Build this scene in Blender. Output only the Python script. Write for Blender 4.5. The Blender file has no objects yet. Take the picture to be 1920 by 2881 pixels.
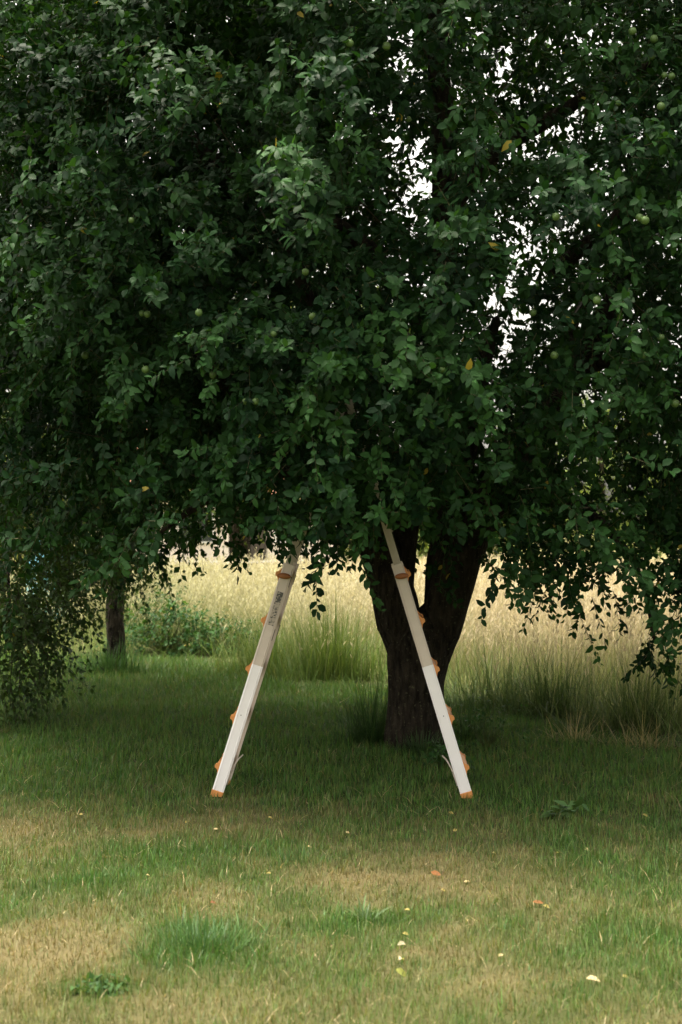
import bpy, math
import numpy as np
from mathutils import Vector, Matrix

# ------------------------------------------------------------------ camera, sky, sun, exposure
scene = bpy.context.scene
col = scene.collection
EYE = 1.5
FPX = 4001.0                       # focal length in photograph pixels (50 mm on a 36 mm tall frame)
cam_d = bpy.data.cameras.new('camera')
cam = bpy.data.objects.new('camera', cam_d)
col.objects.link(cam)
cam.location = (0, 0, EYE)
cam.rotation_euler = (math.radians(90), 0, 0)
cam_d.sensor_fit = 'VERTICAL'
cam_d.sensor_height = 36.0
cam_d.lens = 50.0
cam_d.shift_y = (1474 - 1440.5) / 2881.0      # horizon a little below the middle
cam_d.clip_start = 0.05
cam_d.clip_end = 3000
cam_d.dof.use_dof = True
cam_d.dof.focus_distance = 7.8
cam_d.dof.aperture_fstop = 3.6
scene.camera = cam

SUN_EL, SUN_AZ = 76.0, -80.0      # degrees; azimuth measured from +Y (view direction) towards +X
sun_dir = Vector((math.sin(math.radians(SUN_AZ)) * math.cos(math.radians(SUN_EL)),
                  math.cos(math.radians(SUN_AZ)) * math.cos(math.radians(SUN_EL)),
                  math.sin(math.radians(SUN_EL))))
world = bpy.data.worlds.new('World')
scene.world = world
world.use_nodes = True
wn = world.node_tree
bg = wn.nodes['Background']
sky = wn.nodes.new('ShaderNodeTexSky')
sky.sky_type = 'NISHITA'
sky.sun_disc = False
sky.sun_elevation = math.radians(SUN_EL)
sky.sun_rotation = math.radians(SUN_AZ)
sky.air_density = 1.0
sky.dust_density = 6.0
sky.ozone_density = 0.6
hs = wn.nodes.new('ShaderNodeHueSaturation')
hs.inputs['Saturation'].default_value = 0.12   # overcast, white veil of cloud
wn.links.new(sky.outputs[0], hs.inputs['Color'])
wt = wn.nodes.new('ShaderNodeMix')
wt.data_type = 'RGBA'
wt.blend_type = 'MULTIPLY'
wt.inputs['Factor'].default_value = 1.0
wt.inputs['B'].default_value = (1.0, 0.95, 0.85, 1)   # warm white balance of the whole sky
wn.links.new(hs.outputs[0], wt.inputs['A'])
wn.links.new(wt.outputs['Result'], bg.inputs['Color'])
bg.inputs['Strength'].default_value = 0.14
sl = bpy.data.lights.new('sun', 'SUN')
sl.energy = 1.5
sl.angle = math.radians(22)
sl.color = (1.0, 0.92, 0.76)
sun = bpy.data.objects.new('sun', sl)
col.objects.link(sun)
sun.rotation_euler = (-sun_dir).to_track_quat('-Z', 'Y').to_euler()

vs = scene.view_settings
vs.view_transform = 'Standard'
vs.look = 'None'
vs.gamma = 1.0
vs.exposure = 1.95
scene.cycles.max_bounces = 8
scene.cycles.use_denoising = True

RNG = np.random.default_rng(7)

# ------------------------------------------------------------------ small tools
def px(x, y, d):
    """world point seen at photograph pixel (x, y) at depth d"""
    return np.array([(x - 960) / FPX * d, d, EYE + (1474 - y) / FPX * d])

def gpx(x, y):
    """ground point seen at photograph pixel"""
    d = FPX * EYE / (y - 1474)
    return np.array([(x - 960) / FPX * d, d, 0.0])

def _hash(ix, iy, iz, seed):
    h = (ix.astype(np.int64) * 374761393 + iy.astype(np.int64) * 668265263 + iz.astype(np.int64) * 2147483647 + seed * 974634347) & 0xffffffff
    h = ((h ^ (h >> 13)) * 1274126177) & 0xffffffff
    return ((h ^ (h >> 16)) & 0xffff) / 65535.0

def noise3(p, seed=0):
    p = np.asarray(p, float)
    i = np.floor(p).astype(np.int64)
    f = p - i
    f = f * f * (3 - 2 * f)
    r = 0
    for dx in (0, 1):
        for dy in (0, 1):
            for dz in (0, 1):
                w = (f[:, 0] if dx else 1 - f[:, 0]) * (f[:, 1] if dy else 1 - f[:, 1]) * (f[:, 2] if dz else 1 - f[:, 2])
                r = r + w * _hash(i[:, 0] + dx, i[:, 1] + dy, i[:, 2] + dz, seed)
    return r

def fbm(p, seed=0, octv=3):
    p = np.asarray(p, float)
    a, s, t = 1.0, 0.0, 0.0
    for k in range(octv):
        s = s + a * noise3(p * 2 ** k + 17.3 * k, seed + k)
        t += a
        a *= 0.5
    return s / t

def n2(x, y, sc, seed, octv=3):
    return fbm(np.stack([x / sc, y / sc, np.zeros_like(x) + 0.5], 1), seed, octv)

def unit(v):
    return v / np.maximum(np.linalg.norm(v, axis=-1, keepdims=True), 1e-9)

def make_mesh(name, verts, faces, cols=None, smooth=True):
    """verts (n,3); faces (m,k) all of one size; cols (n,3) -> point colour attribute 'col'"""
    verts = np.ascontiguousarray(verts, np.float32)
    faces = np.ascontiguousarray(faces, np.int32)
    m, k = faces.shape
    me = bpy.data.meshes.new(name)
    me.vertices.add(len(verts))
    me.vertices.foreach_set('co', verts.ravel())
    me.loops.add(m * k)
    me.loops.foreach_set('vertex_index', faces.ravel())
    me.polygons.add(m)
    me.polygons.foreach_set('loop_start', np.arange(0, m * k, k, dtype=np.int32))
    me.polygons.foreach_set('loop_total', np.full(m, k, np.int32))
    if smooth:
        me.polygons.foreach_set('use_smooth', np.ones(m, bool))
    if cols is not None:
        at = me.attributes.new('col', 'FLOAT_COLOR', 'POINT')
        c4 = np.ones((len(verts), 4), np.float32)
        c4[:, :3] = cols
        at.data.foreach_set('color', c4.ravel())
    me.update(calc_edges=True)
    me.validate()
    return me

def link(name, me, mat, parent=None):
    o = bpy.data.objects.new(name, me)
    col.objects.link(o)
    if me is not None and mat is not None and len(me.materials) == 0:
        me.materials.append(mat)
    if parent is not None:
        o.parent = parent
    return o

def tag(o, label=None, cat=None, group=None, kind=None):
    if label: o['label'] = label
    if cat: o['category'] = cat
    if group: o['group'] = group
    if kind: o['kind'] = kind
    return o

def empty(name, loc=(0, 0, 0), rz=0.0):
    o = bpy.data.objects.new(name, None)
    o.empty_display_size = 0.2
    o.location = [float(c) for c in loc]
    o.rotation_euler = (0, 0, rz)
    col.objects.link(o)
    return o

class MB:
    """collects polygons of any size for hard-surface pieces"""
    def __init__(s): s.v, s.f = [], []
    def add(s, vs_, fs):
        b = len(s.v); s.v += [tuple(float(c) for c in q) for q in vs_]; s.f += [tuple(i + b for i in f) for f in fs]
    def box(s, lo, hi):
        (a, b, c), (d, e, f) = lo, hi
        s.add([(a, b, c), (d, b, c), (d, e, c), (a, e, c), (a, b, f), (d, b, f), (d, e, f), (a, e, f)],
              [(0, 3, 2, 1), (4, 5, 6, 7), (0, 1, 5, 4), (1, 2, 6, 5), (2, 3, 7, 6), (3, 0, 4, 7)])
    def prism(s, prof, fn0, fn1):
        """profile points mapped by two functions to the two end loops"""
        n = len(prof)
        s.add([fn0(p) for p in prof] + [fn1(p) for p in prof],
              [tuple(range(n - 1, -1, -1)), tuple(range(n, 2 * n))] + [(i, (i + 1) % n, n + (i + 1) % n, n + i) for i in range(n)])
    def tube(s, pts, r, n=8):
        pts = [Vector([float(c) for c in p]) for p in pts]
        rs = r if hasattr(r, '__len__') else [r] * len(pts)
        b = []
        for i, p in enumerate(pts):
            t = (pts[min(i + 1, len(pts) - 1)] - pts[max(i - 1, 0)]).normalized()
            a = t.orthogonal().normalized() if i == 0 else (a0 - t * a0.dot(t)).normalized()
            a0 = a
            c = t.cross(a)
            b += [p + (a * math.cos(2 * math.pi * k / n) + c * math.sin(2 * math.pi * k / n)) * rs[i] for k in range(n)]
        m = len(pts)
        fs = [(i * n + k, i * n + (k + 1) % n, (i + 1) * n + (k + 1) % n, (i + 1) * n + k) for i in range(m - 1) for k in range(n)]
        s.add(b, fs + [tuple(range(n - 1, -1, -1)), tuple((m - 1) * n + k for k in range(n))])
    def build(s, name, mat, parent=None, bevel=0.0, smooth=False):
        me = bpy.data.meshes.new(name)
        me.from_pydata(s.v, [], s.f)
        me.update()
        if smooth:
            me.polygons.foreach_set('use_smooth', np.ones(len(me.polygons), bool))
        o = link(name, me, mat, parent)
        if bevel:
            md = o.modifiers.new('bevel', 'BEVEL'); md.width = bevel; md.segments = 2; md.limit_method = 'ANGLE'
        return o

# ------------------------------------------------------------------ materials
def mat_new(name):
    m = bpy.data.materials.new(name)
    m.use_nodes = True
    nt = m.node_tree
    return m, nt, nt.nodes['Principled BSDF'], nt.nodes['Material Output']

def mat_plain(name, rgb, rough=0.6, metal=0.0, spec=0.5, var=0.12, scale=30.0, bump=0.0):
    m, nt, b, out = mat_new(name)
    tc = nt.nodes.new('ShaderNodeTexCoord')
    nz = nt.nodes.new('ShaderNodeTexNoise')
    nz.inputs['Scale'].default_value = scale
    nz.inputs['Detail'].default_value = 5
    nt.links.new(tc.outputs['Object'], nz.inputs['Vector'])
    cr = nt.nodes.new('ShaderNodeValToRGB')
    cr.color_ramp.elements[0].position = 0.3
    cr.color_ramp.elements[1].position = 0.7
    cr.color_ramp.elements[0].color = [c * (1 - var) for c in rgb] + [1]
    cr.color_ramp.elements[1].color = [min(1, c * (1 + var)) for c in rgb] + [1]
    nt.links.new(nz.outputs[0], cr.inputs[0])
    nt.links.new(cr.outputs[0], b.inputs['Base Color'])
    b.inputs['Roughness'].default_value = rough
    b.inputs['Metallic'].default_value = metal
    b.inputs['Specular IOR Level'].default_value = spec
    if bump:
        bp = nt.nodes.new('ShaderNodeBump')
        bp.inputs['Strength'].default_value = bump
        bp.inputs['Distance'].default_value = 0.01
        nt.links.new(nz.outputs[0], bp.inputs['Height'])
        nt.links.new(bp.outputs[0], b.inputs['Normal'])
    return m

def mat_leafy(name, rough=0.45, spec=0.4, trans=0.3, tint=(1.5, 1.35, 0.6)):
    """plant matter coloured by the point attribute 'col', partly translucent"""
    m, nt, b, out = mat_new(name)
    at = nt.nodes.new('ShaderNodeAttribute')
    at.attribute_name = 'col'
    nt.links.new(at.outputs['Color'], b.inputs['Base Color'])
    b.inputs['Roughness'].default_value = rough
    b.inputs['Specular IOR Level'].default_value = spec
    mul = nt.nodes.new('ShaderNodeMix')
    mul.data_type = 'RGBA'
    mul.blend_type = 'MULTIPLY'
    mul.inputs['Factor'].default_value = 1.0
    nt.links.new(at.outputs['Color'], mul.inputs['A'])
    mul.inputs['B'].default_value = (*tint, 1)
    tr = nt.nodes.new('ShaderNodeBsdfTranslucent')
    nt.links.new(mul.outputs['Result'], tr.inputs['Color'])
    mx = nt.nodes.new('ShaderNodeMixShader')
    mx.inputs[0].default_value = trans
    nt.links.new(b.outputs[0], mx.inputs[1])
    nt.links.new(tr.outputs[0], mx.inputs[2])
    nt.links.new(mx.outputs[0], out.inputs['Surface'])
    return m

def mat_bark(name, dark, light):
    m, nt, b, out = mat_new(name)
    tc = nt.nodes.new('ShaderNodeTexCoord')
    mp = nt.nodes.new('ShaderNodeMapping')
    mp.inputs['Scale'].default_value = (1, 1, 0.3)
    nt.links.new(tc.outputs['Object'], mp.inputs[0])
    nz = nt.nodes.new('ShaderNodeTexNoise')
    nz.inputs['Scale'].default_value = 26
    nz.inputs['Detail'].default_value = 8
    nz.inputs['Roughness'].default_value = 0.65
    nt.links.new(mp.outputs[0], nz.inputs['Vector'])
    vo = nt.nodes.new('ShaderNodeTexVoronoi')
    vo.inputs['Scale'].default_value = 34
    nt.links.new(mp.outputs[0], vo.inputs['Vector'])
    cr = nt.nodes.new('ShaderNodeValToRGB')
    cr.color_ramp.elements[0].position = 0.35
    cr.color_ramp.elements[1].position = 0.68
    cr.color_ramp.elements[0].color = (*dark, 1)
    cr.color_ramp.elements[1].color = (*light, 1)
    nt.links.new(nz.outputs[0], cr.inputs[0])
    # lichen flecks
    nl = nt.nodes.new('ShaderNodeTexNoise')
    nl.inputs['Scale'].default_value = 55
    nl.inputs['Detail'].default_value = 3
    nt.links.new(tc.outputs['Object'], nl.inputs['Vector'])
    lr = nt.nodes.new('ShaderNodeValToRGB')
    lr.color_ramp.elements[0].position = 0.62
    lr.color_ramp.elements[1].position = 0.70
    nt.links.new(nl.outputs[0], lr.inputs[0])
    mx = nt.nodes.new('ShaderNodeMix')
    mx.data_type = 'RGBA'
    nt.links.new(lr.outputs[0], mx.inputs['Factor'])
    nt.links.new(cr.outputs[0], mx.inputs['A'])
    mx.inputs['B'].default_value = (0.085, 0.085, 0.045, 1)
    nt.links.new(mx.outputs['Result'], b.inputs['Base Color'])
    b.inputs['Roughness'].default_value = 0.9
    b.inputs['Specular IOR Level'].default_value = 0.15
    ad = nt.nodes.new('ShaderNodeMath')
    ad.operation = 'ADD'
    nt.links.new(nz.outputs[0], ad.inputs[0])
    nt.links.new(vo.outputs['Distance'], ad.inputs[1])
    bp = nt.nodes.new('ShaderNodeBump')
    bp.inputs['Strength'].default_value = 1.0
    bp.inputs['Distance'].default_value = 0.04
    nt.links.new(ad.outputs[0], bp.inputs['Height'])
    nt.links.new(bp.outputs[0], b.inputs['Normal'])
    return m

def mat_sticker(name):
    """printed label: rows of small dark marks and a darker block on silver film"""
    m, nt, b, out = mat_new(name)
    tc = nt.nodes.new('ShaderNodeTexCoord')
    sp = nt.nodes.new('ShaderNodeSeparateXYZ')
    nt.links.new(tc.outputs['Generated'], sp.inputs[0])
    mp = nt.nodes.new('ShaderNodeMapping')
    mp.inputs['Scale'].default_value = (5, 0, 22)
    nt.links.new(tc.outputs['Generated'], mp.inputs[0])
    nz = nt.nodes.new('ShaderNodeTexNoise')
    nz.inputs['Scale'].default_value = 1.0
    nz.inputs['Detail'].default_value = 2
    nt.links.new(mp.outputs[0], nz.inputs['Vector'])
    r = nt.nodes.new('ShaderNodeMapRange')          # the block at the top carries denser print
    r.inputs['From Min'].default_value = 0.60
    r.inputs['From Max'].default_value = 0.75
    r.inputs['To Min'].default_value = 0.0
    r.inputs['To Max'].default_value = 0.13
    nt.links.new(sp.outputs['Z'], r.inputs['Value'])
    ad = nt.nodes.new('ShaderNodeMath')
    nt.links.new(nz.outputs[0], ad.inputs[0])
    nt.links.new(r.outputs[0], ad.inputs[1])
    cr = nt.nodes.new('ShaderNodeValToRGB')
    cr.color_ramp.elements[0].position = 0.52
    cr.color_ramp.elements[1].position = 0.60
    cr.color_ramp.elements[0].color = (0.42, 0.36, 0.29, 1)
    cr.color_ramp.elements[1].color = (0.07, 0.07, 0.06, 1)
    nt.links.new(ad.outputs[0], cr.inputs[0])
    nt.links.new(cr.outputs[0], b.inputs['Base Color'])
    b.inputs['Roughness'].default_value = 0.5
    return m

M = {}
M['leaf'] = mat_leafy('apple_leaf', 0.5, 0.13, 0.30, (1.5, 1.4, 0.45))
M['grass'] = mat_leafy('grass_blade', 0.5, 0.35, 0.35, (1.2, 1.1, 0.6))
M['hay'] = mat_leafy('meadow_grass', 0.7, 0.2, 0.35, (1.05, 1.0, 0.8))
M['far_leaf'] = mat_leafy('far_leaf', 0.6, 0.2, 0.3)
M['bark'] = mat_bark('apple_bark', (0.008, 0.006, 0.004), (0.050, 0.040, 0.027))
M['twig'] = mat_plain('twig_bark', (0.10, 0.075, 0.05), 0.85, var=0.3, spec=0.2)
M['alu'] = mat_plain('aluminium', (0.60, 0.52, 0.44), 0.45, 0.15, var=0.05, scale=14)
M['inner_alu'] = mat_plain('inner_aluminium', (0.36, 0.32, 0.25), 0.45, 0.25, var=0.06, scale=14)
M['white_lower_rail'] = mat_plain('white_lower_rail', (0.86, 0.83, 0.82), 0.38, 0.0, var=0.03, scale=9)  # whiter than the rails above, for the lower front rails only
M['orange'] = mat_plain('orange_plastic', (0.62, 0.26, 0.075), 0.5, 0, 0.4, var=0.08)
M['shaded_knob'] = mat_plain('shaded_orange_plastic', (0.30, 0.11, 0.035), 0.5, 0, 0.4, var=0.08)  # the orange plastic darkened: shade on the knobs put into the colour
M['dark_metal'] = mat_plain('dark_metal', (0.07, 0.07, 0.055), 0.5, 0.5)
M['sticker'] = mat_sticker('printed_label')
M['apple'] = mat_plain('green_apple', (0.085, 0.15, 0.04), 0.4, 0, 0.4, var=0.25, scale=40)
M['post'] = mat_plain('weathered_post', (0.06, 0.05, 0.04), 0.9, var=0.35, bump=0.4)
M['wire'] = mat_plain('fence_wire', (0.25, 0.25, 0.24), 0.5, 0.6)
M['tape'] = mat_plain('white_tape', (0.8, 0.78, 0.74), 0.6, var=0.05)
M['render'] = mat_plain('pale_wall_render', (0.74, 0.66, 0.60), 0.9, var=0.06, scale=3)
M['roof'] = mat_plain('roof_tile', (0.33, 0.15, 0.09), 0.85, var=0.25, scale=6)
M['pane'] = mat_plain('window_pane', (0.03, 0.035, 0.04), 0.1, 0, 0.6)
M['frame'] = mat_plain('window_frame', (0.7, 0.7, 0.68), 0.6)
M['blue'] = mat_plain('light_blue_plastic', (0.16, 0.46, 0.55), 0.4, var=0.06)

# ------------------------------------------------------------------ where lawn ends and meadow begins
EX = np.array([-14, -6, -3.5, -1.7, -0.9, -0.4, 0.4, 0.95, 1.65, 2.35, 4.0, 14.0])
EY = np.array([17., 16.6, 16.2, 16.0, 14.6, 13.4, 13.0, 11.7, 10.4, 9.8, 9.3, 9.0])
def edge_y(x):
    return np.interp(x, EX, EY) + (n2(x, x * 0, .55, 88) - .5) * 1.3

SPOTS = []       # (x, y, radius, strength): straw-dry (+) and lush (-) patches as they lie on the lawn
for X, Y, r, s in [(230, 2590, .20, .55), (460, 2530, .16, .5), (610, 2545, .16, .5), (130, 2760, .25, .6), (250, 2690, .2, .3),
                   (1310, 2680, .19, .75), (1600, 2575, .25, .6), (1240, 2480, .28, .45), (1860, 2560, .2, .35), (660, 2330, .35, .4),
                   (100, 2330, .5, .35), (330, 2380, .35, .3), (1050, 2820, .3, .35), (1430, 2760, .2, .3), (700, 2600, .14, .4),
                   (950, 2420, .3, .2), (1000, 2500, .3, .3), (1450, 2480, .3, .35), (820, 2700, .2, .3), (500, 2850, .25, .35),
                   (1880, 2850, .2, .3), (20, 2640, .2, .3),
                   (570, 2650, .24, -1.1), (250, 2470, .3, -.5), (850, 2430, .28, -.45), (1760, 2500, .3, -.5), (1400, 2600, .26, -.45),
                   (1740, 2640, .25, -.5), (1200, 2780, .25, -.35), (1000, 2590, .16, -.6), (280, 2790, .1, -.7), (60, 2550, .15, -.4),
                   (430, 2430, .2, -.35), (1500, 2700, .2, -.4), (1880, 2700, .2, -.35), (900, 2800, .2, -.3)]:
    g = gpx(X, Y)
    SPOTS.append((g[0], g[1], r, s))

def dryness(x, y):
    """0 lush green .. 1 straw"""
    base = np.interp(y - 0.25 * np.clip(-x, -1, 2), [0, 5.2, 6.6, 8.2, 11, 16], [.46, .44, .33, .03, .0, .02])
    d = base + (n2(x, y, 0.55, 3) - 0.5) * np.interp(y, [6, 9], [1.1, .5]) + (n2(x, y, 0.13, 9) - 0.5) * 1.2
    for (sx, sy, r, s) in SPOTS:
        d = d + .7 * s * np.exp(-((x - sx) ** 2 / (r * r * 1.3) + (y - sy) ** 2 / (r * r * 2.6)))
    return np.clip(d, 0, 1)

def grass_col(d, n, rng):
    green_a = np.array([0.034, 0.118, 0.020])
    green_b = np.array([0.080, 0.170, 0.030])
    straw_a = np.array([0.225, 0.172, 0.092])
    straw_b = np.array([0.150, 0.150, 0.050])
    u = rng.random((n, 1))
    g = green_a * u + green_b * (1 - u)
    u = rng.random((n, 1))
    s = straw_a * u + straw_b * (1 - u)
    k = np.clip(d + rng.normal(0, 0.30, n), 0, 1)[:, None]
    return (g * (1 - k) + s * k) * rng.uniform(0.6, 1.4, (n, 1))

# ground: one sheet, fine under the lawn, reaching past the horizon
def ground():
    fx = np.arange(-6, 6.001, 0.12)
    xs = np.concatenate([[-1500, -500, -150, -60, -30, -15, -9], fx, [9, 15, 30, 60, 150, 500, 1500]])
    fy = np.arange(1.0, 18.001, 0.12)
    ys = np.concatenate([[-1500, -300, -60, -20, -6, -2], fy, [20, 24, 30, 40, 60, 100, 200, 500, 1500]])
    X, Y = np.meshgrid(xs, ys)
    x, y = X.ravel(), Y.ravel()
    z = (n2(x, y, 0.9, 21) - 0.5) * 0.03 * np.exp(-np.clip(np.abs(x) - 6, 0, 50)) * np.exp(-np.clip(y - 18, 0, 50))
    d = dryness(x, y)
    soil = np.array([0.026, 0.045, 0.012])
    thatch = np.array([0.12, 0.10, 0.048])
    c = soil * (1 - d[:, None]) + thatch * d[:, None]
    far = np.clip((y - edge_y(x)) / 2.0, 0, 1)[:, None]
    c = c * (1 - far) + np.array([0.16, 0.15, 0.06]) * far
    nx, ny = len(xs), len(ys)
    I = np.arange(nx * ny).reshape(ny, nx)
    f = np.stack([I[:-1, :-1], I[:-1, 1:], I[1:, 1:], I[1:, :-1]], -1).reshape(-1, 4)
    m, nt, b, out = mat_new('lawn_soil')
    at = nt.nodes.new('ShaderNodeAttribute'); at.attribute_name = 'col'
    tc = nt.nodes.new('ShaderNodeTexCoord')
    nz = nt.nodes.new('ShaderNodeTexNoise'); nz.inputs['Scale'].default_value = 60; nz.inputs['Detail'].default_value = 6
    nt.links.new(tc.outputs['Object'], nz.inputs['Vector'])
    mr = nt.nodes.new('ShaderNodeMapRange'); mr.inputs['To Min'].default_value = 0.5; mr.inputs['To Max'].default_value = 1.5
    nt.links.new(nz.outputs[0], mr.inputs['Value'])
    mx = nt.nodes.new('ShaderNodeMix'); mx.data_type = 'RGBA'; mx.blend_type = 'MULTIPLY'; mx.inputs['Factor'].default_value = 1
    nt.links.new(at.outputs['Color'], mx.inputs['A']); nt.links.new(mr.outputs[0], mx.inputs['B'])
    nt.links.new(mx.outputs['Result'], b.inputs['Base Color'])
    b.inputs['Roughness'].default_value = 1.0
    b.inputs['Specular IOR Level'].default_value = 0.1
    o = link('ground', make_mesh('ground', np.stack([x, y, z], 1), f, c), m)
    tag(o, kind='structure')
ground()

def gz(x, y):
    return (n2(x, y, 0.9, 21) - 0.5) * 0.03

# ------------------------------------------------------------------ grass blades
def blades(P, H, W, az, lean, C0, C1, segs=2, curl=0.5):
    """P (n,3) roots; H length; W width; az heading of the lean; lean 0..1; colours at root and tip"""
    n = len(P)
    hd = np.stack([np.cos(az), np.sin(az), np.zeros(n)], 1)
    sd0 = np.stack([-np.sin(az + RNG.normal(0, .7, n)), np.cos(az), np.zeros(n)], 1)
    sd0 = unit(sd0)
    V, C = [], []
    pos = P.copy()
    for k in range(segs + 1):
        t = k / segs
        ang = lean * (0.6 + curl * t * 1.8)
        if k:
            step = (H / segs)[:, None]
            pos = pos + (hd * np.sin(ang)[:, None] + np.array([0, 0, 1.0]) * np.cos(ang)[:, None]) * step
        w = W * (1 - t) ** 0.6 * 0.5
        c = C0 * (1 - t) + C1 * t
        if k < segs:
            V += [pos - sd0 * w[:, None], pos + sd0 * w[:, None]]
            C += [c, c]
        else:
            V += [pos]
            C += [c]
    nv = 2 * segs + 1
    Vv = np.stack(V, 1).reshape(-1, 3)
    Cc = np.stack(C, 1).reshape(-1, 3)
    f = []
    for k in range(segs - 1):
        a = 2 * k
        f += [(a, a + 1, a + 3), (a, a + 3, a + 2)]
    a = 2 * (segs - 1)
    f += [(a, a + 1, a + 2)]
    F = (np.arange(n)[:, None, None] * nv + np.array(f)[None]).reshape(-1, 3)
    return Vv, F, Cc

def join(parts):
    V, F, C, b = [], [], [], 0
    for v, f, c in parts:
        V.append(v); F.append(f + b); C.append(c); b += len(v)
    return np.concatenate(V), np.concatenate(F), np.concatenate(C)

def lawn():
    rng = RNG
    n = 370000
    # density falls with distance from the photograph's foreground, blades widen to keep the sward closed
    u = rng.random(n)
    d0, d1, e = 3.2, 16.8, 0.62
    y = (d0 ** e + u * (d1 ** e - d0 ** e)) ** (1 / e)
    x = rng.uniform(-1, 1, n) * (0.31 * y + 0.35)
    keep = y < edge_y(x) + rng.normal(0, 0.18, n)
    x, y = x[keep], y[keep]
    n = len(x)
    d = dryness(x, y)
    tall = n2(x, y, 0.22, 31)
    H = rng.uniform(0.018, 0.048, n) * (0.45 + 1.2 * tall) * (1.3 - 0.5 * d)
    H *= np.where(rng.random(n) < 0.03, 1.7, 1.0)
    H *= np.interp(y, [4, 8, 16], [1.0, 1.15, 1.5])
    W = rng.uniform(0.0018, 0.0040, n) * np.interp(y, [3.5, 6, 16], [0.9, 1.15, 2.6])
    az = rng.uniform(0, 2 * math.pi, n)
    lean = np.abs(rng.normal(0.25, 0.35, n)) + 0.15 * d
    c = grass_col(d, n, rng)
    c = c * (0.62 + 0.76 * n2(x, y, 0.10, 57))[:, None]      # sward of mixed grasses, darker and lighter tufts
    dead = rng.random(n) < .02          # bleached dead stalks lying among the living blades
    c[dead] = np.array([.40, .33, .19]) * rng.uniform(.7, 1.2, (int(dead.sum()), 1))
    lean[dead] += .7
    H[dead] *= 1.6
    P = np.stack([x, y, gz(x, y) - 0.004], 1)
    parts = []
    for sel, sg in ((y < 9.5, 2), (y >= 9.5, 1)):
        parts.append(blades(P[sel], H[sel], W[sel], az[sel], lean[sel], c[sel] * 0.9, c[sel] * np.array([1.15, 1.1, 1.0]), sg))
    V, F, C = join(parts)
    tag(link('lawn_grass', make_mesh('lawn_grass', V, F, C), M['grass']),
        'short mown lawn grass with dry straw coloured patches', 'grass', kind='stuff')
lawn()

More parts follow.
